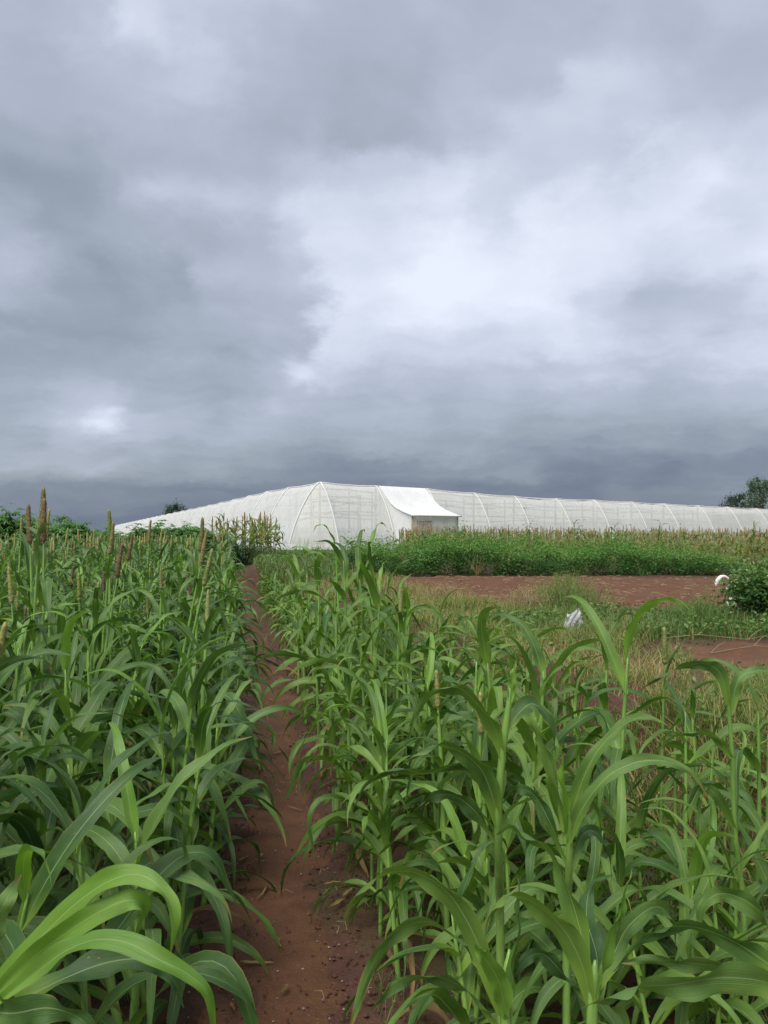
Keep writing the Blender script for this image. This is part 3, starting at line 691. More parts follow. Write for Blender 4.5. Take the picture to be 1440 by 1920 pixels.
# --- foreground plants, leaf by leaf: every leaf is a curve through points in space (seen column, row, distance), with its own width
PIT = math.atan((HOR - 960) / FPX)
def at(px, py, d):
    u, v = (px - 720) / FPX, (960 - py) / FPX; yv = math.cos(PIT) - v * math.sin(PIT); zv = math.sin(PIT) + v * math.cos(PIT)
    return np.array([u / yv * d, d, EYE + zv / yv * d])
def spline(P, n):
    P = np.asarray(P, float); Q = np.concatenate([[2 * P[0] - P[1]], P, [2 * P[-1] - P[-2]]]); out = []
    for f in np.linspace(0, len(P) - 1, n):
        i = min(int(f), len(P) - 2); t = f - i; a, b_, c, d = Q[i:i + 4]
        out.append(.5 * (2 * b_ + (c - a) * t + (2 * a - 5 * b_ + 4 * c - d) * t * t + (3 * b_ - a - 3 * c + d) * t ** 3))
    return np.array(out)
def space_leaf(root, pts_, Wd, roll=55, roll1=None, key='leaf_bright', wave=.006, ph=0., fold=.3):
    n = 44; P = spline([at(*q) for q in pts_], n); s = np.linspace(0, 1, n); T = np.gradient(P, axis=0); T /= np.linalg.norm(T, axis=1)[:, None]
    nv = np.cross(P[n // 2] - P[0], P[-1] - P[0]); nv /= np.linalg.norm(nv) + 1e-9
    if nv[1] > 0: nv = -nv
    S = nv[None] - T * (T @ nv)[:, None]; S /= np.linalg.norm(S, axis=1)[:, None]; U = np.cross(T, S)
    ra = np.radians(roll + ((roll if roll1 is None else roll1) - roll) * s + 20 * np.sin(s * 5.5 + ph)); C = np.cos(ra)[:, None] * S + np.sin(ra)[:, None] * U; N_ = np.cross(C, T)
    w = (.74 if key != 'leaf_young' else .66) * Wd / 2 * np.clip(.30 + s / .3, 0, 1) * np.clip(1 - s ** 2.3, 0, 1) ** .95 * (1 + .06 * np.sin(11 * s + ph)); w = np.maximum(w, .0008)
    k = np.linspace(-1, 1, 7); fo = fold * (1 - .5 * s) + 1.2 * np.exp(-s / .06)
    rip = wave * ((np.sin(19 * s + ph) + .25 * np.sin(37 * s + ph * 2))[:, None] * (k[None] > 0) + (np.sin(16 * s + ph * 1.7 + 1) + .25 * np.sin(33 * s + ph))[:, None] * (k[None] < 0)) * np.abs(k)[None] ** 1.5 * np.clip(s * 5, 0, 1)[:, None] * np.clip((1 - s) * 4, 0, 1)[:, None]
    V = P[:, None] + k[None, :, None] * w[:, None, None] * C[:, None] + N_[:, None] * (fo[:, None] * np.abs(k)[None] * w[:, None] + rip)[:, :, None]
    uv = np.stack(np.broadcast_arrays((k[None] + 1) / 2, s[:, None]), -1).reshape(-1, 2)
    m = MB(); m.add(V.reshape(-1, 3) - np.array(root.location), grid_quads(n, 7), None, uv); return m.obj('leaf', MAT[key], root)
def space_plant(name, stalk_pts, rad, leaves, label, cat, grp, key='leaf_bright'):
    P = np.array([at(*q) for q in stalk_pts]); g_ = float(zt(P[0][0], P[0][1])); root = empty(name, (P[0][0], P[0][1], g_ - .01))
    if P[0][2] > g_: P = np.concatenate([[[P[0][0], P[0][1], g_ - .01]], P])
    Q = spline(P, 18); t = np.linspace(0, 1, 18); m = MB(); tube(m, Q - np.array(root.location), rad * (1 - .4 * t) * np.clip((1.05 - t) / .2, .2, 1), 8); m.obj('stalk', MAT['stalk'], root)
    for i, lf in enumerate(leaves):
        pts_, Wd = lf[0], lf[1]; o = lf[2] if len(lf) > 2 else {}
        space_leaf(root, pts_, Wd, key=o.get('key', key), roll=o.get('roll', 55), roll1=o.get('roll1'), ph=i * 1.3, wave=o.get('wave', .13 * Wd))
    return tag(root, label, cat, grp)
Y_, D_k = 'leaf_young', 'leaf'
space_plant('millet_plant', [(-150, 2050, 1.05), (-60, 1900, 1.03), (-10, 1850, 1.02)], .014, [
  ([(-20, 1862, 1.02), (60, 1775, 1.0), (135, 1700, .98), (205, 1652, .97), (262, 1640, .96), (308, 1672, .95), (328, 1730, .94), (318, 1800, .94)], .050, dict(key=Y_, roll=50, roll1=35)),
  ([(-30, 1880, 1.0), (50, 1805, .98), (120, 1752, .97), (190, 1708, .96), (240, 1688, .96), (268, 1700, .97), (262, 1742, .98), (245, 1775, 1.0)], .048, dict(key=Y_, roll=52, roll1=40)),
  ([(-10, 1885, .97), (60, 1830, .96), (120, 1785, .95), (180, 1762, .94), (240, 1768, .93), (300, 1800, .92), (350, 1825, .92), (388, 1860, .92), (398, 1910, .93), (396, 1960, .94)], .042, dict(roll=48, roll1=35, key=Y_)),
  ([(30, 1880, 1.05), (120, 1835, 1.08), (200, 1805, 1.1), (270, 1800, 1.1), (320, 1830, 1.1), (345, 1890, 1.1)], .055, dict(roll=60)),
  ([(-40, 1890, 1.0), (20, 1900, .96), (90, 1890, .93), (150, 1910, .92), (190, 1960, .92)], .055, dict(roll=50)),
  ([(-30, 1860, 1.05), (-20, 1760, 1.08), (10, 1690, 1.1), (40, 1640, 1.15)], .05, dict(roll=60)),
 ], 'large millet plant at the bottom left corner, bright leaves bowing over the path', 'millet', 'millet plants in the foreground', 'leaf')
space_plant('fodder_plant', [(950, 2060, 1.40), (948, 1930, 1.40), (950, 1840, 1.41), (955, 1780, 1.42)], .013, [
  ([(944, 1900, 1.40), (912, 1810, 1.40), (880, 1735, 1.40), (838, 1672, 1.40), (785, 1638, 1.40), (730, 1636, 1.40), (682, 1662, 1.40), (655, 1700, 1.41), (642, 1745, 1.42)], .060, dict(roll=58, roll1=45)),
  ([(950, 1910, 1.39), (962, 1830, 1.39), (972, 1745, 1.40), (974, 1680, 1.42), (966, 1628, 1.46)], .046, dict(key='leaf_bright', roll=80, roll1=85)),
  ([(940, 1890, 1.42), (905, 1800, 1.45), (865, 1762, 1.48), (800, 1728, 1.5), (735, 1752, 1.5), (695, 1815, 1.5), (668, 1890, 1.5), (655, 1935, 1.5)], .056, dict(key=D_k, roll=55)),
  ([(935, 1920, 1.40), (880, 1860, 1.40), (810, 1830, 1.4), (740, 1850, 1.4), (690, 1900, 1.4)], .05, dict(key=D_k, roll=50)),
  ([(948, 1900, 1.38), (935, 1840, 1.36), (905, 1790, 1.33), (890, 1770, 1.32)], .055, dict(key=Y_, roll=75)),
 ], 'fodder plant at bottom centre with one long leaf bowing left over the path', 'fodder plant', 'fodder plants in the foreground')
space_plant('fodder_plant', [(1112, 2060, 1.36), (1110, 1930, 1.36), (1112, 1850, 1.36), (1116, 1800, 1.37)], .013, [
  ([(1108, 1880, 1.36), (1092, 1812, 1.35), (1062, 1750, 1.34), (1022, 1708, 1.33), (978, 1682, 1.32), (940, 1684, 1.32), (918, 1716, 1.32), (908, 1770, 1.33)], .056, dict(key='leaf_bright', roll=62, roll1=40)),
  ([(1106, 1850, 1.38), (1088, 1745, 1.40), (1062, 1660, 1.42), (1030, 1600, 1.44), (990, 1565, 1.46), (955, 1552, 1.48), (930, 1566, 1.5)], .062, dict(key='leaf_bright', roll=65, roll1=50)),
  ([(1116, 1870, 1.35), (1134, 1800, 1.35), (1156, 1725, 1.36), (1174, 1670, 1.37), (1185, 1625, 1.38)], .040, dict(key=Y_, roll=78, roll1=85)),
  ([(1114, 1880, 1.36), (1060, 1830, 1.4), (1020, 1790, 1.42), (985, 1800, 1.42), (950, 1850, 1.42)], .05, dict(key=D_k, roll=50)),
  ([(1118, 1860, 1.37), (1150, 1790, 1.4), (1180, 1735, 1.44), (1230, 1700, 1.48), (1262, 1730, 1.5), (1268, 1790, 1.5)], .048, dict(roll=55)),
  ([(1112, 1890, 1.36), (1120, 1800, 1.42), (1100, 1720, 1.5), (1110, 1660, 1.56), (1150, 1640, 1.6)], .05, dict(key=D_k, roll=60)),
 ], 'fodder plant right of the bottom centre with bright blade arching left and spear leaf upright', 'fodder plant', 'fodder plants in the foreground')
space_plant('fodder_plant', [(1520, 2060, 1.12), (1500, 1930, 1.11), (1490, 1860, 1.11)], .014, [
  ([(1495, 1862, 1.11), (1420, 1838, 1.10), (1340, 1834, 1.09), (1260, 1846, 1.08), (1190, 1850, 1.07), (1135, 1872, 1.06), (1088, 1892, 1.05)], .064, dict(key=D_k, roll=60, roll1=35)),
  ([(1495, 1850, 1.13), (1430, 1800, 1.15), (1370, 1762, 1.16), (1300, 1738, 1.17), (1240, 1742, 1.18), (1195, 1772, 1.18), (1150, 1822, 1.18)], .05, dict(roll=58)),
  ([(1490, 1850, 1.16), (1400, 1822, 1.2), (1300, 1806, 1.22), (1220, 1800, 1.24), (1160, 1806, 1.26)], .045, dict(key=D_k, roll=58)),
  ([(1490, 1840, 1.15), (1450, 1740, 1.2), (1400, 1690, 1.24), (1350, 1676, 1.26), (1318, 1700, 1.27), (1308, 1750, 1.27)], .05, dict(roll=60)),
 ], 'fodder plant at bottom right corner with wide dark blades lying nearly level', 'fodder plant', 'fodder plants in the foreground')
space_plant('fodder_plant', [(938, 1760, 1.9), (936, 1640, 1.78), (934, 1540, 1.72), (940, 1430, 1.70), (952, 1335, 1.70), (956, 1290, 1.70)], .0112, [
  ([(934, 1545, 1.72), (922, 1490, 1.70), (900, 1440, 1.68), (860, 1408, 1.66), (815, 1398, 1.65), (770, 1420, 1.64), (735, 1455, 1.64)], .058, dict(key='leaf_bright', roll=62, roll1=40)),
  ([(936, 1520, 1.72), (905, 1460, 1.72), (870, 1430, 1.72), (800, 1450, 1.72), (740, 1440, 1.72), (690, 1470, 1.72), (660, 1520, 1.72)], .052, dict(key='leaf_bright', roll=55)),
  ([(944, 1420, 1.70), (925, 1360, 1.68), (895, 1320, 1.66), (860, 1290, 1.66), (815, 1296, 1.66), (780, 1340, 1.66), (765, 1390, 1.66)], .055, dict(roll=60)),
  ([(950, 1370, 1.70), (975, 1335, 1.72), (1000, 1320, 1.74), (1030, 1350, 1.74), (1042, 1420, 1.74)], .055, dict(key=D_k, roll=58)),
  ([(934, 1580, 1.74), (890, 1520, 1.74), (845, 1490, 1.74), (800, 1500, 1.74), (760, 1540, 1.74)], .05, dict(key=D_k, roll=50)),
  ([(955, 1320, 1.70), (962, 1270, 1.7), (968, 1235, 1.7)], .028, dict(key=Y_, roll=80)),
 ], 'tall fodder plant with thick pale stalk in the foreground right of the path', 'fodder plant', 'fodder plants in the foreground')
space_plant('fodder_plant', [(1062, 1800, 1.95), (1066, 1650, 1.85), (1068, 1560, 1.82), (1066, 1520, 1.81)], .0112, [
  ([(1066, 1560, 1.82), (1062, 1500, 1.80), (1056, 1440, 1.80), (1046, 1390, 1.82), (1036, 1368, 1.86)], .052, dict(key=Y_, roll=80, roll1=85)),
  ([(1066, 1550, 1.82), (1086, 1480, 1.81), (1118, 1412, 1.80), (1165, 1362, 1.79), (1215, 1344, 1.78), (1255, 1362, 1.77)], .050, dict(roll=60, roll1=45)),
  ([(1068, 1580, 1.82), (1090, 1520, 1.8), (1135, 1460, 1.78), (1190, 1430, 1.77), (1250, 1428, 1.76), (1300, 1452, 1.75), (1330, 1500, 1.75)], .048, dict(key=D_k, roll=58)),
  ([(1062, 1560, 1.82), (1046, 1480, 1.82), (1020, 1400, 1.84), (990, 1345, 1.86), (965, 1340, 1.88)], .052, dict(key='leaf_bright', roll=66)),
  ([(1066, 1620, 1.84), (1030, 1540, 1.86), (1000, 1490, 1.88), (965, 1480, 1.9), (940, 1510, 1.9)], .048, dict(key=D_k, roll=55)),
  ([(1066, 1640, 1.85), (1090, 1570, 1.9), (1115, 1560, 1.92), (1140, 1600, 1.94), (1148, 1660, 1.95)], .046, dict(key=D_k, roll=55)),
 ], 'fodder plant with an upright pale young leaf, second from the thick-stalked one', 'fodder plant', 'fodder plants in the foreground')
space_plant('fodder_plant', [(1395, 1720, 2.35), (1378, 1560, 2.3), (1372, 1400, 2.28), (1360, 1270, 2.27)], .0095, [
  ([(1366, 1320, 2.27), (1350, 1262, 2.26), (1320, 1245, 2.24), (1280, 1250, 2.22), (1230, 1272, 2.2), (1190, 1305, 2.2)], .052, dict(key=D_k, roll=58)),
  ([(1368, 1340, 2.28), (1385, 1275, 2.28), (1420, 1258, 2.28), (1470, 1262, 2.28)], .05, dict(key=D_k, roll=60)),
  ([(1372, 1420, 2.28), (1345, 1385, 2.26), (1310, 1372, 2.24), (1262, 1382, 2.22), (1225, 1412, 2.2)], .042, dict(roll=55)),
  ([(1380, 1560, 2.3), (1350, 1500, 2.26), (1322, 1480, 2.24), (1310, 1540, 2.22), (1315, 1610, 2.2)], .04, dict(roll=60)),
 ], 'tall slim fodder plant at right with two dark leaves spreading over the bare bed', 'fodder plant', 'fodder plants right of the path', 'leaf')

# ------------------------------------------------------------------ white net house
CX, CY = -4.0, 48.0
AL, AR = R(24), R(50)
DL, DR = np.array([-math.sin(AL), math.cos(AL)]), np.array([math.sin(AR), math.cos(AR)])
NL, NR = np.array([-math.cos(AL), -math.sin(AL)]), np.array([math.cos(AR), -math.sin(AR)])
ROOFL = ([222, 300, 400, 510, 600], [984, 967, 946, 920, 905])
ROOFR = ([600, 705, 800, 900, 1000, 1113, 1244, 1340, 1440, 1800], [905, 912, 917, 926, 934, 938, 945, 950, 955, 966])
def wall_pt(side, t):
    p_ = np.array([CX, CY]) + (DL if side == 'L' else DR) * t
    px = 720 + FPX * p_[0] / p_[1]; T_ = ROOFL if side == 'L' else ROOFR
    return p_, EYE + (HOR - np.interp(px, *T_)) / FPX * p_[1]
TL = [0.0, 6.4] + list(np.arange(12.2, 146, 5.6)); TR = [0, 4.5, 9.1, 13.9, 18.4, 23.6, 28.9, 34.7, 40.3, 46.8, 53, 59.8, 66.5, 73.5, 81, 89]
NW = 2.0; TH = np.linspace(0, 1, 13); SE = 1.35
OUT = np.sin(TH * np.pi / 2) ** (2 / SE); DROP = np.cos(TH * np.pi / 2) ** (2 / SE)
def rib_curve(side, t, out=NW):
    p_, zr = wall_pt(side, t); nv = NL if side == 'L' else NR
    e_ = p_ + nv * out; zg = float(zt(e_[0], e_[1])) - .05
    return np.stack([p_[0] + nv[0] * out * OUT, p_[1] + nv[1] * out * OUT, zg + (zr - zg) * DROP], 1)

house = empty('net_house', (CX, CY, float(zt(CX, CY))))
tag(house, 'long white net house with curved ribbed walls behind the fields', 'net house')
HI = Matrix.Translation(house.location).inverted()
def hpart(name, mb, mat, smooth=True, parent=None):
    o = mb.obj(name, mat, parent or house, smooth)
    o.matrix_parent_inverse = HI if parent is None else parent.matrix_parent_inverse @ Matrix.Identity(4)
    return o
for side, TT in (('L', TL), ('R', TR)):
    nv = NL if side == 'L' else NR
    for k, t in enumerate(TT):
        c = rib_curve(side, t); off = np.array([nv[0] * .03, nv[1] * .03, .02])
        m = MB(); tube(m, c + off, .03 if k else .05, 6); hpart('rib', m, MAT['net_cord' if k == 0 else 'rib'])
        if k + 1 < len(TT):
            c2 = rib_curve(side, TT[k + 1]); nu = 8; V = []
            for i in range(nu):
                f = i / (nu - 1); sag = math.sin(math.pi * f); q = c * (1 - f) + c2 * f
                q[:, :2] -= nv[None] * (sag * .14 * np.sin(TH * np.pi))[:, None]; q[:, 2] -= sag * .10 * (1 - TH) ** 2 + .02 * rng.normal(0, 1) * (1 - TH)
                V.append(q)
            if side == 'R' and k == 1: pass
            m = MB(); m.add(np.concatenate(V), grid_quads(nu, len(TH))); hpart('net_panel', m, MAT['net_left' if side == 'L' else 'net'])
# corner panel between the two end ribs, with its own hem
cl, cr_ = rib_curve('L', 0), rib_curve('R', 0); V = []
for i in range(9):
    f = i / 8; q = cl * (1 - f) + cr_ * f
    nrm = (NL + NR) / np.linalg.norm(NL + NR); q[:, :2] += nrm[None] * (.35 * math.sin(math.pi * f) * OUT[:, None]); V.append(q)
m = MB(); m.add(np.concatenate(V), grid_quads(9, len(TH))); hpart('corner_panel', m, MAT['net'])
# skirt of loose net spread on the ground round the corner
m = MB(); V = []
path_ = [rib_curve('L', 9.0)[-1], rib_curve('L', 4.0)[-1], cl[-1], (cl[-1] + cr_[-1]) / 2 + np.array([0, -.3, 0]), cr_[-1], rib_curve('R', 3.5)[-1]]
outs = [NL, NL, (NL * .8 + NR * .2), (NL + NR) / 1.6, NR, NR]
nn_ = 61; pp = np.array(path_); oo = np.array(outs)
for j in range(nn_):
    f = j / (nn_ - 1) * (len(path_) - 1); i0 = min(int(f), len(path_) - 2); a = f - i0
    b_ = pp[i0] * (1 - a) + pp[i0 + 1] * a; o_ = oo[i0] * (1 - a) + oo[i0 + 1] * a
    for q in np.linspace(0, 1, 5): V.append((b_[0] + o_[0] * q * .8, b_[1] + o_[1] * q * .8, b_[2] + .34 * (1 - q) ** 1.6 + .035 * math.sin(j * 1.9) * (.3 + q) + .03))
m.add(V, grid_quads(nn_, 5)); hpart('skirt', m, MAT['skirt'])
# roof net with its drawn edge
def roof_z(tl, tr): return wall_pt('L', tl)[1] + wall_pt('R', tr)[1] - wall_pt('L', 0)[1]
V = []; tls, trs = np.array(TL), np.array(TR)
for tl in tls:
    for tr in trs:
        p_ = np.array([CX, CY]) + DL * tl + DR * tr; V.append((p_[0], p_[1], roof_z(tl, tr) + .01))
m = MB(); m.add(V, grid_quads(len(tls), len(trs))); hpart('roof_net', m, MAT['net'])
for side, TT in (('L', TL), ('R', TR)):
    E = []
    for a, b_ in zip(TT[:-1], TT[1:]):
        for f in (0, .25, .5, .75):
            t = a + (b_ - a) * f; p_, z_ = wall_pt(side, t); E.append((p_[0], p_[1], z_ + .03 - .07 * math.sin(math.pi * f)))
    m = MB(); tube(m, np.array(E), .035, 5); hpart('ridge_cord', m, MAT['net_cord'])
# far walls
for (t0, t1, side) in ((TL[-1], TR, 'L'), (TR[-1], TL, 'R')):
    V = []
    for t in t1:
        p_ = np.array([CX, CY]) + (DL * t0 + DR * t if side == 'L' else DR * t0 + DL * t); z_ = roof_z(t0, t) if side == 'L' else roof_z(t, t0)
        for q in (0, .5, 1): V.append((p_[0], p_[1], z_ - q * 4.6))
    m = MB(); m.add(V, grid_quads(len(t1), 3)); hpart('far_wall_net', m, MAT['net_left'])
# posts and wires inside
postm = MB(); tube(postm, [(0, 0, 0), (0, 0, 1)], .075, 6); POST = postm.mesh('post', MAT['steel'])
def inside(q): q = np.array(q) - np.array([CX, CY]); return q @ NL < .01 and q @ NR < .01
def post(x, y, z0, z1, r=1.0):
    if not inside((x, y)): return
    o = inst('post', POST, house); o.matrix_parent_inverse = HI; o.location = (x, y, z0); o.scale = (r, r, z1 - z0)
inner = [(TR, DR, NR, 'R'), (TL[:14], DL, NL, 'L')]
for TT, D_, Nv, sd_ in inner:
    for row in (0.0, 3.2, 7.5):
        ts = list(TT) if row == 0 else [(a + b_) / 2 for a, b_ in zip(TT[:-1], TT[1:])] if row < 4 else list(TT)
        for t in ts:
            p_, z_ = wall_pt(sd_, t); q = p_ - Nv * row; zg = float(zt(q[0], q[1])); post(q[0], q[1], zg, z_ - .05 - .01 * row, 1.0 if row == 0 else .85)
        for hh in ((1.0, 1.9, 2.9, 3.7) if row == 0 else (2.4, 3.4)):
            Pw = []
            for i, t in enumerate(np.linspace(TT[0], TT[-1], 3 * len(TT))):
                p_, z_ = wall_pt(sd_, t); q = p_ - Nv * row; zg = float(zt(q[0], q[1])); inside(q) and Pw.append((q[0], q[1], zg + hh + .09 * math.sin(i * 1.3 + hh * 7)))
            m = MB(); tube(m, np.array(Pw), .04, 4); hpart('wire', m, MAT['steel'])
# entrance porch on the right wall
def W3(t, out, z): p_ = np.array([CX, CY]) + DR * t + NR * out; return np.array([p_[0], p_[1], z])
zg = float(zt(*(W3(7, 4.4, 0)[:2]))); T0, T1, PO = 4.7, 8.9, 3.3
ZF = EYE + (HOR - 966) / FPX * W3(6, PO, 0)[1]
awn = []
nprof = np.array([(0, 1.0), (.05, .95), (.14, .80), (.26, .58), (.40, .38), (.56, .23), (.74, .12), (.90, .04), (1.0, 0.0)])
for i in range(9):
    f = i / 8; t = T0 + (T1 - T0) * f; zr = wall_pt('R', t)[1] + .05
    for (o_, h_) in nprof:
        tt = t + (f - .5) * .3 * o_
        awn.append(W3(tt, .02 + o_ * (PO + .15), ZF + (zr - ZF) * h_ - .10 * math.sin(math.pi * f) * math.sin(math.pi * o_)))
m = MB(); m.add(awn, grid_quads(9, len(nprof))); porch_roof = hpart('porch_roof', m, MAT['tarp'])
m = MB(); hem = [awn[i * len(nprof) + len(nprof) - 1] + np.array([0, 0, -.03]) for i in range(9)]; tube(m, np.array(hem), .05, 6); hpart('porch_hem', m, MAT['net_cord'])
for tt, nm in ((T0 + .02, 'porch_side'), (T1 - .02, 'porch_side')):
    V = []
    for (o_, h_) in nprof:
        zr = wall_pt('R', tt)[1] + .05; top = W3(tt, .02 + o_ * (PO - .05), ZF + (zr - ZF) * h_ - .03); V += [top, W3(tt, .02 + o_ * (PO - .05), zg - .1)]
    m = MB(); m.add(V, grid_quads(len(nprof), 2)); hpart(nm, m, MAT['tarp'])
def front(t0, t1, z0, z1, nm, mt, o_=PO - .02):
    V = []
    for i in range(7):
        f = i / 6; t = t0 + (t1 - t0) * f
        for z_ in np.linspace(z1, z0, 5): V.append(W3(t, o_ + .04 * math.sin(i * 2.1 + z_ * 2), z_))
    m = MB(); m.add(V, grid_quads(7, 5)); return hpart(nm, m, mt)
front(T0 + 1.75, T1 - .05, zg - .1, ZF - .04, 'porch_front', MAT['tarp_cream'])
front(T0 + .15, T0 + .5, zg - .1, ZF - .04, 'porch_front', MAT['tarp_cream'])
front(T0 + .55, T0 + 1.7, zg + 1.72, ZF - .04, 'porch_lintel', MAT['tarp_cream'])
door = front(T0 + .62, T0 + 1.62, zg, zg + 1.66, 'door', MAT['tarp_cream'], PO - .12)
for tt in (T0 + .56, T0 + 1.12, T0 + 1.68):
    m = MB(); box(m, W3(tt, PO + .03, zg + .86), (.09, .09, 1.8), -AR + R(90)); hpart('door_post', m, MAT['woodpost'])
m = MB(); a, b_ = W3(T0 + .5, PO + .03, zg + 1.74), W3(T0 + 1.75, PO + .03, zg + 1.74); tube(m, [a, b_], .05, 6); hpart('door_beam', m, MAT['woodpost'])
for tt in (T0 + .05, T1 - .08):
    m = MB(); tube(m, [W3(tt, PO + .04, zg - .1), W3(tt, PO + .04, ZF - .05)], .045, 6); hpart('porch_post', m, MAT['woodpost'])

# ------------------------------------------------------------------ leafy masses
def leaf_cloud(mb, C, size, r, up=.5, fold=.25, aspect=.5):
    """a folded pointed leaf at every point of C"""
    n = len(C); d = r.normal(0, 1, (n, 3)); d[:, 2] = d[:, 2] * .6 - .1; d /= np.linalg.norm(d, axis=1)[:, None]
    nrm = r.normal(0, 1, (n, 3)) * (1 - up) + np.array([0, 0, up]); sidev = np.cross(d, nrm); sidev /= np.linalg.norm(sidev, axis=1)[:, None] + 1e-9
    nn = np.cross(sidev, d); sz = (size * r.uniform(.6, 1.35, n))[:, None]
    A = C; B = C + d * sz; m1 = C + d * sz * .45 + sidev * sz * aspect / 2 + nn * sz * fold * .35; m2 = C + d * sz * .45 - sidev * sz * aspect / 2 + nn * sz * fold * .35
    V = np.stack([A, m1, B, m2], 1).reshape(-1, 3); k = np.arange(n)[:, None] * 4
    mb.add(V, None, np.concatenate([k + np.array([[0, 1, 2]]), k + np.array([[0, 2, 3]])]))
def clumped(n, rad, r, k=18, sp=.33, flat=0.0):
    c = r.normal(0, 1, (k, 3)); c /= np.linalg.norm(c, axis=1)[:, None]; c *= r.uniform(.35, .95, k)[:, None] ** .6
    P = c[r.integers(0, k, n)] + r.normal(0, sp, (n, 3)) * r.uniform(.4, 1, (n, 1))
    return P * np.array(rad)

def bush_meshes(count, n, rad, size, mats, r, stems=6, k=18, tips=.25, aspect=.5):
    out = []
    for q in range(count):
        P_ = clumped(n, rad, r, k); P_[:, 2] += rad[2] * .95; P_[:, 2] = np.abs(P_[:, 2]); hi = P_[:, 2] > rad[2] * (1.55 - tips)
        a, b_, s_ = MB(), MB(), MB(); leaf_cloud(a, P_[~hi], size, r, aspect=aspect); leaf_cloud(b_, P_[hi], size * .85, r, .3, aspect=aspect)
        for i in range(stems):
            e_ = P_[r.integers(0, len(P_))]; tube(s_, [(e_[0] * .1, e_[1] * .1, -.02), (e_[0] * .5, e_[1] * .5, e_[2] * .55), tuple(e_)], [.012, .008, .003], 4, False)
        out.append((a.mesh('foliage', MAT[mats[0]], False), b_.mesh('top_foliage', MAT[mats[1]], False), s_.mesh('stem', MAT['stalk_dry'])))
    return out
def place_bush(name, lib, x, y, s, rz, label, cat, grp, z=None):
    o = empty(name, (x, y, float(zt(x, y)) - .02 if z is None else z), rz); o.scale = s if isinstance(s, tuple) else (s, s, s)
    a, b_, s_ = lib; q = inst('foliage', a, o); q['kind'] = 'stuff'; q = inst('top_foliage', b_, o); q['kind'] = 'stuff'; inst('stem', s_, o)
    return tag(o, label, cat, grp)

r = np.random.default_rng(77)
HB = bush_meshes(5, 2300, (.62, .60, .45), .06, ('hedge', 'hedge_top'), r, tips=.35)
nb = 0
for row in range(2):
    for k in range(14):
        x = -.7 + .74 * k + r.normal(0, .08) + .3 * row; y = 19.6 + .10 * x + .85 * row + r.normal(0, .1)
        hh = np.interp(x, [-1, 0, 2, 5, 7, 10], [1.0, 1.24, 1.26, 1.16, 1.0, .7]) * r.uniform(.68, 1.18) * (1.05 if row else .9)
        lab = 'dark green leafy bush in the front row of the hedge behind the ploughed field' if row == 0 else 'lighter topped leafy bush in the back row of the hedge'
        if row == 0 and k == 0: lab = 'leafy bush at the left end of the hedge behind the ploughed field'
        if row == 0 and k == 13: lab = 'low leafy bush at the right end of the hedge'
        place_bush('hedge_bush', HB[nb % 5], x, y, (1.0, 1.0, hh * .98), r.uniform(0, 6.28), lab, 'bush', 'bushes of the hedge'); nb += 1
SP = bush_meshes(3, 420, (.26, .26, .62), .06, ('hedge_top', 'weed'), r, 5, 8, .3)
for k, (px, h_) in enumerate(((735, .95), (800, 1.05), (865, 1.15), (1000, 1.1), (1092, 1.18), (1180, 1.0), (1260, .85), (1330, .75))):
    d = 20.6 + .2 * (k % 3); x = (px - 720) / FPX * d
    place_bush('weed_sprig', SP[k % 3], x, d, (1, 1, h_), r.uniform(0, 6.28), 'pale green weed sprig standing taller than the hedge, %s from the porch' % ['first','second','third','fourth','fifth','sixth','seventh','eighth'][k], 'weed', 'weed sprigs above the hedge')
# dry brown shoot in the gap of the hedge
o = empty('dead_shrub', (3.15 * .73, 19.0, float(zt(2.3, 19.0)))); m = MB()
for i in range(26):
    a = r.uniform(0, 6.28); l = r.uniform(.2, .42); tube(m, [(0, 0, 0), (.3 * l * math.cos(a), .3 * l * math.sin(a), l * .6), (.55 * l * math.cos(a), .55 * l * math.sin(a), l)], [.008, .005, .002], 4, False)
q = m.obj('twig_mass', MAT['leaf_dry'], o); q['kind'] = 'stuff'; tag(o, 'dry brown shrub in a gap at the foot of the hedge', 'shrub')

# bush at the right edge with pale flowers
BB = bush_meshes(2, 5600, (.58, .5, .40), .065, ('bush', 'weed'), r, 8, 22, .2, .62)
bu = place_bush('flowering_bush', BB[0], 4.93, 9.75, 1.0, .4, 'dark green bush with pale flowers at the right edge hiding the dog', 'bush', None)
fl = MB(); Pf = clumped(60, (.56, .5, .36), r); Pf[:, 2] = np.abs(Pf[:, 2]) + .52
Pf = Pf[:16]; leaf_cloud(fl, np.repeat(Pf, 4, 0) + r.normal(0, .012, (len(Pf) * 4, 3)), .035, r, .7, aspect=.7); q = fl.obj('blossoms', MAT['petal'], bu); q['kind'] = 'stuff'
place_bush('flowering_bush', BB[1], 5.85, 9.9, 1.05, 2.0, 'second dark bush beyond the flowering one at the right edge', 'bush', None)

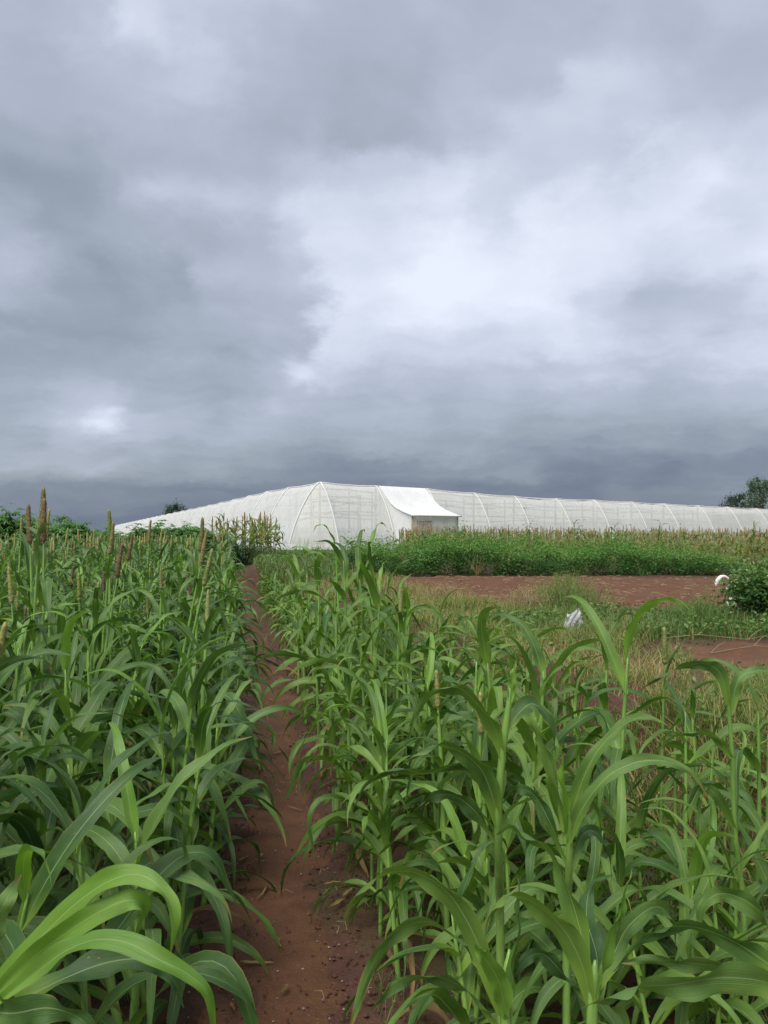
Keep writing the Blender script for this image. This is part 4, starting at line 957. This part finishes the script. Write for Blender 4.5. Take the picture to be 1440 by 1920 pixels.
# mature millet between hedge and net house
def mature_mesh(r, h, nl=6, taller=False):
    a, s_, hd = MB(), MB(), MB()
    tube(s_, [(0, 0, 0), (.01, 0, h * .5), (0, .01, h)], [.011, .009, .006], 4, False)
    for (i, zk, az, L, tilt) in plant_spec(r, h * .95, nl, lmul=.85 if not taller else 1.0, low=.3):
        V, q, uv = LEAF_LO[i]; a.add((rotm('Z', az) @ rotm('X', tilt) @ (V * np.array([L, L * 1.5, L])).T).T + np.array([0, 0, zk]), q, None, uv)
    V, q = HEAD_LO; hd.add(V * np.array([.95, .95, r.uniform(.75, 1.05)]) + np.array([0, .01, h - .01]), q)
    return a.mesh('leaf_whorl', MAT['leaf_mature']), s_.mesh('stalk', MAT['stalk_dry']), hd.mesh('seed_head', MAT['head_tan'])
MM = [mature_mesh(r, r.uniform(.8, 1.08)) for _ in range(9)]
mcand = []
for row in range(26):
    y0 = 21.6 + .45 * row; x = -1.5 - .12 * row
    while x < 22:
        y = y0 + .12 * x + r.normal(0, .07)
        if in_view(x, y) and x > .02 * y + .15 * math.sin(y * 3): mcand.append((x + r.normal(0, .05), y, row))
        x += r.uniform(.2, .34)
fm, fs, fh = MB(), MB(), MB(); n_ind = 0
for (x, y, row) in mcand:
    if row < 6 and n_ind < 240 and r.random() < .7:
        a, s_, h_ = MM[int(r.integers(9))]; o = empty('mature_millet_plant', (x, y, float(zt(x, y)) - .02), r.uniform(0, 6.28), r.uniform(.72, 1.12), r.normal(0, .10), r.normal(0, .10))
        q = inst('leaf_whorl', a, o); q['kind'] = 'stuff'; inst('stalk', s_, o); inst('seed_head', h_, o); n_ind += 1
        tag(o, 'ripening millet plant with brown head in the front rows behind the hedge', 'millet', 'ripening millet behind the hedge')
    else:
        add_plant_lo(fm, fs, fh, x, y, r.uniform(.8, 1.05), 4, r, r.random() < .7, .8, 1.6, .16, .75)
o = tag(fm.obj('ripening_millet_field', MAT['leaf_mature']), 'ripening yellow-brown millet field in front of the net house', 'millet', kind='stuff')
q = fs.obj('stalks', MAT['stalk_dry'], o); q['kind'] = 'stuff'; q = fh.obj('seed_heads', MAT['head_tan'], o); q['kind'] = 'stuff'
# taller green shoots above it
for (px, d, lab) in ((1075, 22.5, 'tall green shoot with bent leaves above the ripening millet, first from the porch'), (1152, 23.5, 'slim green shoot between the two taller ones above the ripening millet'),
                (1232, 22.5, 'tallest bushy green shoot bent by wind before the net house'), (1418, 24, 'green shoot above the ripening millet at the right picture edge'), (1285, 21.5, 'upright green sapling beside the right end of the hedge')):
    x = (px - 720) / FPX * d
    for kk in range(1):
        h = 1.35 if px != 1285 else .85
        oo_ = plant('tall_shoot', x, d, h, 9, np.random.default_rng(px), 'leaf', None, .9, 1.1, (0, .08), wide=.8, low=.45); tag(oo_, lab, 'green shoot', 'green shoots above the ripening millet')

# sorghum clump left of the net house corner
sc_ = 0
for k in range(58):
    px = r.uniform(402, 516); d = r.uniform(30.5, 34.5); x = (px - 720) / FPX * d
    a, s_, h_ = MM[int(r.integers(9))]; o = empty('sorghum_plant', (x, d, float(zt(x, d)) - .02), r.uniform(0, 6.28), r.uniform(1.35, 1.72), r.normal(0, .07), r.normal(0, .07))
    q = inst('leaf_whorl', a, o); q['kind'] = 'stuff'; inst('stalk', s_, o); inst('seed_head', h_, o)
    tag(o, 'ripe sorghum plant with tan head in the clump left of the net house corner', 'sorghum', 'sorghum clump by the net house')
def tuft(name, x, y, n, h, rad, mat, label, cat='grass clump', grp=None, wid=.02, droop=(90, 165)):
    o = empty(name, (x, y, float(zt(x, y)) - .01)); m = MB()
    for i in range(n):
        a = leaf_arrays(h * r.uniform(.7, 1.2), wid * r.uniform(.7, 1.3), r.uniform(4, 35), r.uniform(*droop), r.uniform(1.0, 2.0), None, r.normal(0, 30), r.normal(0, 25), .002, 6, 3, .3)
        an = r.uniform(0, 6.28); rr = rad * math.sqrt(r.random()); m.add((rotm('Z', an) @ a[0].T).T + np.array([rr * math.cos(an * 3.3), rr * math.sin(an * 3.3), 0]), a[1], None, a[2])
    q = m.obj('blades', MAT[mat], o); q['kind'] = 'stuff'; return tag(o, label, cat, grp)
for (px, d, h) in ((425, 30.0, 1.6), (448, 29.8, 1.5), (408, 30.4, 1.3)):
    tuft('grass_clump', (px - 720) / FPX * d, d, 150, h, .38, 'leaf_deep', 'dark drooping grass clump at the foot of the sorghum by the net house', grp='dark grass clumps', wid=.045)

# cassava bushes at the end of the left field
def cassava_mesh(r, rad, n):
    P_ = clumped(n, rad, r, 20, .3); P_[:, 2] = np.abs(P_[:, 2] + rad[2] * .8); m, s_ = MB(), MB(); C, D = [], []
    for c in P_:
        for a in np.linspace(-2.2, 2.2, 7): C.append(c); D.append(a)
    C = np.array(C); D = np.array(D); n7 = len(C); yaw = np.repeat(r.uniform(0, 6.28, len(P_)), 7) + D
    d = np.stack([np.cos(yaw), np.sin(yaw), -.35 + 0 * yaw + np.repeat(r.normal(0, .2, len(P_)), 7)], 1); sd_ = np.stack([-np.sin(yaw), np.cos(yaw), 0 * yaw], 1)
    L = (.23 * (1 - .06 * D ** 2) * np.repeat(r.uniform(.7, 1.2, len(P_)), 7))[:, None]
    V = np.stack([C, C + d * L * .55 + sd_ * L * .15, C + d * L, C + d * L * .55 - sd_ * L * .15], 1).reshape(-1, 3); k = np.arange(n7)[:, None] * 4
    m.add(V, None, np.concatenate([k + np.array([[0, 1, 2]]), k + np.array([[0, 2, 3]])]))
    for i in range(7):
        e_ = P_[r.integers(0, len(P_))]; tube(s_, [(e_[0] * .1, e_[1] * .1, -.02), (e_[0] * .6, e_[1] * .6, e_[2] * .6), tuple(e_)], [.02, .014, .006], 5, False)
    return m.mesh('foliage', MAT['cassava'], False), s_.mesh('stem', MAT['stalk_dry'])
CA = [cassava_mesh(r, (1.0, .9, .75), 1300) for _ in range(3)]
CB = [(12, 24.0, 962), (48, 25.0, 972), (92, 26.5, 977), (128, 27.0, 980), (165, 28, 981), (228, 29.5, 984), (262, 29.0, 980), (300, 28.8, 976), (335, 28.6, 975), (366, 28.8, 980), (392, 29.2, 992), (280, 31, 978), (60, 28, 974), (318, 31, 976), (196, 29, 984), (10, 29, 974), (110, 31, 980), (150, 32, 982), (30, 33, 978), (182, 33, 984), (245, 33, 982), (75, 23.5, 985), (345, 32, 978)]
for i, (px, d, ty) in enumerate(CB):
    x = (px - 720) / FPX * d; z0 = float(zt(x, d)); top = EYE + (HOR - ty) / FPX * d - z0
    o = empty('cassava_bush', (x, d, z0 - .02), r.uniform(0, 6.28)); o.scale = (1, 1, top / (1.42 if px < 150 else 1.62))
    q = inst('foliage', CA[i % 3][0], o); q['kind'] = 'stuff'; inst('stem', CA[i % 3][1], o)
    lab = 'bright green cassava bush behind the field at the left edge' if px < 180 else 'bright green cassava bush in front of the low end of the net house'
    tag(o, lab, 'bush', 'cassava bushes at the left edge' if px < 180 else 'cassava bushes before the net house')

# ------------------------------------------------------------------ trees
def tree(px, d, top_row, width_px, mat, label, seed, trunk_h=.35, k=26, n=3600, flat=.8, lobes=None, leaf=.24):
    r = np.random.default_rng(seed); x = (px - 720) / FPX * d; z0 = float(zt(x, d)); H = EYE + (HOR - top_row) / FPX * d - z0; wd = width_px / FPX * d / 2
    o = empty('tree', (x, d, z0)); ch = H * (1 - trunk_h) / 2; cz = H - ch
    m = MB(); C = []
    for (lx, lz, lr) in (lobes or [(0, 0, 1)]):
        P_ = clumped(int(n * lr), (wd * lr, wd * lr, ch * lr), r, k, .2); P_ += np.array([lx * wd, 0, lz * ch]); C.append(P_)
    C = np.concatenate(C); C[:, 2] += cz; leaf_cloud(m, C, leaf, r, .3, aspect=.6); q = m.obj('crown', MAT[mat], o, False); q['kind'] = 'stuff'
    t = MB(); tube(t, [(0, 0, -.2), (.1, 0, H * trunk_h * .6), (0, .1, cz)], [wd * .13, wd * .1, wd * .05], 8)
    for i in range(7):
        e_ = C[r.integers(0, len(C))]; s0 = H * trunk_h * r.uniform(.7, 1.0); tube(t, [(0, 0, s0), (e_[0] * .5, e_[1] * .5, (s0 + e_[2]) / 2 + .1), tuple(e_)], [wd * .06, wd * .04, wd * .015], 5, False)
    t.obj('trunk', MAT['bark'], o); return tag(o, label, 'tree')
tree(331, 175, 937, 58, 'tree_dark', 'small round dark tree behind the low left end of the net house', 3, .3, 22, 2600, lobes=[(0, 0, .9), (-.3, .15, .5), (.55, -.1, .45)], leaf=.34)
tree(118, 150, 968, 40, 'tree_dark', 'distant low dark tree behind the left cassava bushes', 4, .3, 18, 1500, leaf=.3)
tree(1372, 118, 918, 62, 'tree_dark', 'dark rounded tree behind the net house at the right edge', 5, .2, 22, 3000, lobes=[(0, -.1, .9), (.5, .25, .5), (-.55, -.3, .4)], leaf=.26)
tree(1424, 112, 893, 64, 'tree_pale', 'taller paler tree with open crown at the right picture edge', 6, .25, 26, 2600, lobes=[(0, .1, .8), (-.25, .62, .4), (.5, .4, .5), (-.3, -.4, .6)], leaf=.24)

# ------------------------------------------------------------------ grass, weeds, loose things
def blades(mb, x, y, h, r, wid=.006, bend=.5, seg=3):
    n = len(x); z = zt(x, y) - .008; an = r.uniform(0, 6.28, n); d = np.stack([np.cos(an), np.sin(an)], 1); hh = h * r.uniform(.5, 1.3, n) * (.35 + 1.3 * fbm(x * 1.7 + 9, y * 1.7, 3, 41)); b_ = bend * r.uniform(.2, 1.4, n) * hh
    sx, sy = -d[:, 1], d[:, 0]; w = wid * r.uniform(.6, 1.3, n); V = []; UV = []
    for k in range(seg):
        f = k / seg; px = x + d[:, 0] * b_ * f * f; py = y + d[:, 1] * b_ * f * f; pz = z + hh * f * (1 - .22 * f * np.minimum(1, b_ / hh)); ww = w * (1 - f * .55)
        V += [np.stack([px - sx * ww / 2, py - sy * ww / 2, pz], 1), np.stack([px + sx * ww / 2, py + sy * ww / 2, pz], 1)]; UV += [(0, f), (1, f)]
    V.append(np.stack([x + d[:, 0] * b_, y + d[:, 1] * b_, z + hh * (1 - .22 * np.minimum(1, b_ / hh))], 1)); UV.append((.5, 1)); nv = len(V)
    VV = np.stack(V, 1).reshape(-1, 3); uv = np.tile(np.array(UV), (n, 1)); k0 = np.arange(n)[:, None] * nv
    Q = np.concatenate([k0 + np.array([[2 * k, 2 * k + 1, 2 * k + 3, 2 * k + 2]]) for k in range(seg - 1)]); mb.add(VV, Q, k0 + np.array([[nv - 3, nv - 2, nv - 1]]), uv)
def scatter(n, y0, y1, x0f, x1f, r, clump=0.0, sc=2.0, seed=3, persp=True, free=True):
    y = y0 * (y1 / y0) ** r.random(n) if persp else r.uniform(y0, y1, n); u = r.random(n); x = x0f(y) + u * (x1f(y) - x0f(y))
    if clump: k = fbm(x * sc, y * sc, 3, seed) > clump; x, y = x[k], y[k]
    k = (np.abs(x) < .56 * y + .4) & ~((x > 2.5 + .12 * np.sin(y * 5)) & (y > 5.95) & (y < 7.95)) & ~((y > 11.2) & (y < 18.9) & (x > np.interp(y, [11.2, 13, 19], [1.5, .95, .3]) + .25 * np.sin(y * 4) + (r.random(len(x)) - .5) * .7) & free)
    return x[k], y[k]
r = np.random.default_rng(5)
gd = MB(); x, y = scatter(17000, 3.2, 12, lambda y: edgex(y) - .25, lambda y: edgex(y) + 1.3 + .06 * y, r, .5, 1.7, 3); blades(gd, x, y, .13, r, .005, 1.2)
x, y = scatter(6000, 9.2, 20, lambda y: edgex(y) - .2, lambda y: edgex(y) + 2.0, r, .52); blades(gd, x, y, .18, r, .007, .5)
tag(gd.obj('dry_grass', MAT['grass_dry']), 'straw coloured dry grass along the crest of the bank', 'grass', kind='stuff')
gm = MB(); x, y = scatter(34000, 3.4, 12, lambda y: edgex(y) - .4, lambda y: edgex(y) + 2.0, r, .44, 1.8, 12); blades(gm, x, y, .18, r, .006, .9)
x, y = scatter(15000, 9.0, 21, lambda y: edgex(y) - .2, lambda y: edgex(y) + 2.6, r, .38, 1.3, 6); blades(gm, x, y, .17, r, .008, .7)
tag(gm.obj('mixed_grass', MAT['grass_mixed']), 'yellow-green grass on the bank beside the ploughed field', 'grass', kind='stuff')
gg = MB(); x, y = scatter(26000, 1.6, 9, lambda y: np.maximum(pathx(y) + .7, edgex(y) - 1.6), lambda y: edgex(y) + .0, r, .42, 2.4, 14); blades(gg, x, y, .17, r, .005, .8)
x, y = scatter(14000, 8.1, 10.9, lambda y: 1.2 + 0 * y, lambda y: 6.2 + 0 * y, r, .36, 1.4, 17); blades(gg, x, y, .17, r, .009, .7)
x, y = scatter(22000, 17, 36, lambda y: np.maximum(-8.5 - .1 * (y - 21), pathx(y) + .4 - 5 * (y > 24)), lambda y: 0 * y - .6, r, .3, .8, 19, False); k = np.abs(x - pathx(y)) > .45; blades(gg, x[k], y[k], .3, r, .02, .6)
x, y = scatter(9000, 1.4, 20, lambda y: pathx(y) + .30, lambda y: pathx(y) + .8, r, .45, 3.0, 23); blades(gg, x, y, .10, r, .004, .8)
tag(gg.obj('green_grass', MAT['grass_green']), 'low green grass at the foot of the bank and around the fields', 'grass', kind='stuff')
wd_ = MB(); x, y = scatter(7000, 8.2, 10.9, lambda y: 1.4 + 0 * y, lambda y: 6.2 + 0 * y, r, .5, 1.2, 31); leaf_cloud(wd_, np.stack([x, y, zt(x, y) + r.uniform(.01, .2, len(x)) * fbm(x * 2, y * 2, 2, 8) * 1.5], 1), .055, r, .6)
x, y = scatter(5000, 4, 11, lambda y: edgex(y) - .2, lambda y: edgex(y) + 2.2, r, .56, 1.5, 53); leaf_cloud(wd_, np.stack([x, y, zt(x, y) + r.uniform(.01, .16, len(x))], 1), .045, r, .6)
x, y = scatter(16000, 22, 38, lambda y: -9 - .1 * (y - 21), lambda y: 0 * y + .5, r, .32, .9, 37, False); k = (np.abs(x - pathx(y)) > .5); x, y = x[k], y[k]; leaf_cloud(wd_, np.stack([x, y, zt(x, y) + r.uniform(.01, .5, len(x)) * fbm(x, y, 2, 8)], 1), .10, r, .5)
tag(wd_.obj('weeds', MAT['weed']), 'low leafy weeds between the fields', 'weeds', kind='stuff')

# wispy weed clumps with pale seed sprays
def wispy(px, d, wpx, hgt, label, n=170, mat='grass_dry', seed=0):
    rr = np.random.default_rng(seed); x = (px - 720) / FPX * d; wv = wpx / FPX * d / 2; o = empty('wispy_weed', (x, d, float(zt(x, d)) - .01)); s_, f_ = MB(), MB(); tips = []
    for i in range(n):
        bx, by = rr.normal(0, wv * .45), rr.normal(0, wv * .3); h = hgt * rr.uniform(.55, 1.1) * math.exp(-(bx / wv) ** 2 * .8); lx, ly = rr.normal(0, .12), rr.normal(0, .12)
        tube(s_, [(bx, by, 0), (bx + lx * .4, by + ly * .4, h * .6), (bx + lx, by + ly, h)], [.004, .003, .0015], 3, False)
        for q in range(16): f = rr.uniform(.4, 1.05); tips.append((bx + lx * f + rr.normal(0, .03), by + ly * f + rr.normal(0, .03), h * f + rr.normal(0, .02)))
    leaf_cloud(f_, np.array(tips), .02, rr, .3, aspect=.5)
    q = s_.obj('stem_mass', MAT['straw' if mat == 'grass_dry' else 'stalk_far'], o); q['kind'] = 'stuff'; q = f_.obj('seed_sprays', MAT[mat], o, False); q['kind'] = 'stuff'; return tag(o, label, 'weed', 'wispy weed clumps')
wispy(1060, 11.3, 185, .52, 'widest wispy straw-green weed clump in front of the ploughed field', 330, 'grass_mixed', 1)
wispy(985, 11.0, 90, .36, 'low wispy weed at the left side of the widest clump', 120, 'grass_dry', 2)
wispy(1310, 8.9, 62, .50, 'green wispy weed standing before the flowering bush', 70, 'weed', 3)
wispy(1270, 9.3, 50, .32, 'small green wispy weed on the bank left of the flowering bush', 50, 'weed', 4)
wispy(835, 12.6, 100, .30, 'pale seeding grass clump at the left end of the ploughed field', 200, 'grass_dry', 5)
wispy(700, 30.0, 120, .95, 'tall sparse weeds in flower at the foot of the porch wall', 90, 'weed', 6)
wispy(560, 36.0, 150, .8, 'broad sparse weeds before the loose skirt of the net house', 150, 'weed', 8)
wispy(610, 31.0, 90, .7, 'sparse weeds growing at the net house corner', 80, 'weed', 7)

# dry fallen blades and dead leaves under the right strip
tuft('dry_tuft', 1.35, 3.35, 40, .5, .16, 'leaf_dry', 'brown withered leaves hanging below the bank', 'dry leaves', 'withered tufts below the bank', .018, (100, 175))
tuft('dry_tuft', 1.0, 3.2, 26, .42, .14, 'leaf_dry', 'brown withered leaves hanging below the bank', 'dry leaves', 'withered tufts below the bank', .016, (100, 175))
tuft('dry_tuft', 1.72, 3.6, 30, .4, .2, 'leaf_dry', 'brown withered leaves hanging below the bank', 'dry leaves', 'withered tufts below the bank', .016, (100, 175))

for i_, (tx, ty_, nn_k) in enumerate(((1.15, 3.0, 46), (1.5, 3.5, 60), (1.28, 3.9, 60), (1.75, 4.0, 50), (1.0, 3.6, 40), (1.9, 4.4, 40))):
    tuft('slender_grass', tx, ty_, nn_k, .62, .2, 'grass_mixed', 'tuft of slender yellow-green blades below the bank, %s' % ('nearest of all', 'behind the nearest', 'in the middle', 'by the bank foot', 'beside the crop', 'farthest right')[i_], 'grass clump', 'slender tufts below the bank', .012, (60, 140))

# black hose across the path
hp = [(-2.75, 12.3), (-2.25, 11.3), (-1.86, 10.5), (-1.42, 9.7), (-1.05, 9.0), (-.72, 8.75)]
m = MB(); P_ = []
for i in range(len(hp) - 1):
    for f in (0, .25, .5, .75):
        x = hp[i][0] + (hp[i + 1][0] - hp[i][0]) * f; y = hp[i][1] + (hp[i + 1][1] - hp[i][1]) * f; P_.append((x + .02 * math.sin(y * 4), y, float(zt(x, y)) + .035))
tube(m, np.array(P_), .0125, 8); tag(m.obj('irrigation_hose', MAT['hose']), 'black irrigation hose lying across the path', 'hose')

# white plastic scrap on the terrace
m = MB(); nu = 15; V = []
for i in range(nu):
    for j in range(nu):
        u, v = i / (nu - 1) - .5, j / (nu - 1); wv = .27 * (1 - .45 * v ** 2); cr = .03 * math.sin(u * 9 + v * 5) + .022 * math.sin(u * 21 - v * 13) + .012 * math.sin(u * 37 + v * 31)
        V.append((u * wv - .07 * v + .05 * v * v, cr + .10 * (v - .5) ** 2 + .06 * u * u * 4, .30 * v + .035 * math.sin(u * 7 + 1)))
m.add(V, grid_quads(nu, nu)); xs_, ys_2 = (1081 - 720) / FPX * 8.2, 8.2
o = m.obj('plastic_scrap', MAT['plastic']); o.location = (xs_, ys_2, float(zt(xs_, ys_2)) + .005); o.rotation_euler = (R(-14), R(12), R(8)); sm_ = o.modifiers.new('thickness', 'SOLIDIFY'); sm_.thickness = .002
tag(o, 'crumpled white plastic scrap standing in the grass before the ploughed field', 'plastic scrap')

# dead branches at the edge of the near bed
for i, (pts_, lab) in enumerate(((((2.9, 8.05), (3.3, 8.1), (3.75, 7.95), (4.1, 8.15)), 'long dead twig lying along the far edge of the bare bed'), (((3.0, 7.1), (3.5, 7.3), (4.0, 7.2)), 'short dead twig lying on the bare bed'))):
    m = MB(); P_ = [(a, b_, float(zt(a, b_)) + .03 + .03 * (k % 2)) for k, (a, b_) in enumerate(pts_)]; tube(m, np.array(P_), np.linspace(.0045, .002, len(P_)), 5)
    for k in range(len(P_) - 1):
        a = np.array(P_[k]); tube(m, [a, a + np.array([.12, .1, .06]), a + np.array([.2, .12, .09])], [.004, .003, .0015], 4, False)
    tag(m.obj('dead_twig', MAT['stalk_dry']), lab, 'twig')

# crumbs, pebbles and straw on the path
def rocks(mb, x, y, s, r):
    base = np.array([(1,0,0),(0,1,0),(-1,0,0),(0,-1,0),(0,0,.8),(0,0,-.6)], float); tri = np.array([(0,1,4),(1,2,4),(2,3,4),(3,0,4),(1,0,5),(2,1,5),(3,2,5),(0,3,5)]); n = len(x)
    V = base[None] * (np.broadcast_to(s, (n,))[:, None] * r.uniform(.5, 1.4, (n, 1)))[:, :, None] * r.uniform(.6, 1.3, (n, 6, 1)); an = r.uniform(0, 6.28, n); c, s_ = np.cos(an)[:, None], np.sin(an)[:, None]
    V = np.stack([V[..., 0] * c - V[..., 1] * s_ + x[:, None], V[..., 0] * s_ + V[..., 1] * c + y[:, None], V[..., 2] + (zt(x, y) + .014)[:, None]], -1).reshape(-1, 3); mb.add(V, None, (np.arange(n)[:, None, None] * 6 + tri[None]).reshape(-1, 3))
m = MB(); x, y = scatter(5200, 2.2, 12, lambda y: pathx(y) - .5, lambda y: pathx(y) + .5, r); k = (np.abs(x - pathx(y)) > .12) | (r.random(len(x)) < .3); rocks(m, x[k], y[k], .0052 * r.choice([.7, 1, 1, 1.2, 1.8], k.sum()), r)
tag(m.obj('soil_crumbs', MAT['clod'], None, False), 'small crumbs of red soil scattered on the path', 'soil crumbs', kind='stuff')
m = MB(); x, y = scatter(380, 2.2, 9, lambda y: pathx(y) - .4, lambda y: pathx(y) + .4, r); rocks(m, x, y, .0045, r)
tag(m.obj('gravel', MAT['pebble'], None, False), 'pale grit scattered on the red path', 'gravel', kind='stuff')
m = MB(); x, y = scatter(2600, 11.2, 19, lambda y: .3 + 0 * y, lambda y: 9 + 0 * y, r, free=False); rocks(m, x, y, .022, r); x, y = (r.uniform(2.6, 5, 900), r.uniform(6.1, 7.9, 900)); rocks(m, x, y, .012, r)
tag(m.obj('clods', MAT['clod'], None, False), 'clods of earth lying on the ploughed soil', 'clods', kind='stuff')
m = MB(); x, y = scatter(36, 2.3, 9, lambda y: pathx(y) - .15, lambda y: pathx(y) + .62, r); x2, y2 = scatter(420, 11.2, 19, lambda y: .3 + 0 * y, lambda y: 9 + 0 * y, r, free=False); x = np.concatenate([x, x2]); y = np.concatenate([y, y2])
for a, b_ in zip(x, y):
    l = r.uniform(.03, .09) * (1 if b_ < 10 else 2.2); an = r.uniform(0, 6.28); z_ = float(zt(a, b_)) + (.022 if b_ < 10 else .05); e_ = np.array([math.cos(an), math.sin(an), 0]) * l; q = np.array([a, b_, z_]); tube(m, [q, q + e_ * .5 + np.array([e_[1] * .2, -e_[0] * .2, .012]), q + e_], [.0012 if b_ < 10 else .004] * 3, 3, False)
tag(m.obj('straw_litter', MAT['straw']), 'bits of dry straw lying on the bare soil', 'straw', kind='stuff')

m = MB(); x, y = scatter(46, 2.3, 9, lambda y: pathx(y) - .36, lambda y: pathx(y) + .45, r)
for a, b_ in zip(x, y):
    q = leaf_arrays(r.uniform(.05, .15), r.uniform(.008, .018), 80, 100, 1, None, r.normal(0, 90), r.normal(0, 50), .003, 6, 3, .5); m.add((rotm('Z', r.uniform(0, 6.28)) @ q[0].T).T + np.array([a, b_, float(zt(a, b_)) + .028]), q[1], None, q[2])
tag(m.obj('leaf_litter', MAT['leaf_dry']), 'withered leaf bits lying on the red path', 'leaf litter', kind='stuff')

# ------------------------------------------------------------------ dog behind the flowering bush (tail and rump show)
def build_dog():
    d = 11.2; x = (1366 - 720) / FPX * d; o = empty('dog', (x, d, float(zt(x, d)) - .02), R(14), .9)
    J, E, RD = [], [], []
    def j(p, rad, par=None):
        J.append(p); RD.append(rad)
        if par is not None: E.append((par, len(J) - 1))
        return len(J) - 1
    pel = j((.10, 0, .43), .085); bel = j((.32, 0, .42), .085, pel); che = j((.52, 0, .42), .11, bel); wi = j((.62, 0, .47), .085, che); nk = j((.70, 0, .55), .06, wi); hd = j((.76, 0, .63), .062, nk); mz = j((.86, 0, .61), .036, hd); j((.92, 0, .60), .024, mz)
    for s in (-1, 1):
        hp_ = j((.08, .06 * s, .38), .07, pel); kn = j((.15, .075 * s, .26), .045, hp_); hk = j((.03, .075 * s, .16), .025, kn); pw = j((.05, .075 * s, .045), .021, hk); j((.10, .075 * s, .035), .024, pw)
        sh = j((.55, .06 * s, .34), .05, che); el = j((.51, .07 * s, .24), .035, sh); wr = j((.54, .07 * s, .12), .024, el); fp = j((.53, .07 * s, .045), .02, wr); j((.58, .07 * s, .035), .024, fp)
    t0 = j((.04, 0, .455), .03, pel); t1 = j((.0, 0, .52), .026, t0); t2 = j((-.075, 0, .575), .027, t1); t3 = j((-.15, 0, .575), .032, t2); t4 = j((-.21, 0, .525), .036, t3); t5 = j((-.24, 0, .465), .030, t4); j((-.25, 0, .42), .012, t5)
    me = bpy.data.meshes.new('body'); me.from_pydata(J, E, []); b_ = bpy.data.objects.new('body', me); b_.parent = o; link(b_); me.materials.append(MAT['dog'])
    mod = b_.modifiers.new('skin', 'SKIN'); mod.use_smooth_shade = True
    for i, v in enumerate(me.skin_vertices[0].data): v.radius = (RD[i], RD[i]); v.use_root = (i == 0)
    sb = b_.modifiers.new('sub', 'SUBSURF'); sb.levels = 2; sb.render_levels = 2
    for s in (-1, 1):
        m = MB(); m.add([(.73, .03 * s, .67), (.77, .06 * s, .66), (.735, .065 * s, .74), (.75, .035 * s, .665)], None, [(0, 1, 2), (1, 3, 2), (3, 0, 2)]); m.obj('ear', MAT['dog'], o)
        m = MB(); V_, q_ = head_arrays(.016, .008, 8, 6, np.random.default_rng(1), 0); m.add(V_ + np.array([.80, .04 * s, .645]), q_); m.obj('eye', MAT['dark'], o)
    m = MB(); V_, q_ = head_arrays(.026, .014, 8, 6, np.random.default_rng(1), 0); m.add(V_ + np.array([.945, 0, .59]), q_); m.obj('nose', MAT['dark'], o)
    tag(o, 'white dog standing behind the flowering bush, curled tail showing', 'dog')
build_dog()
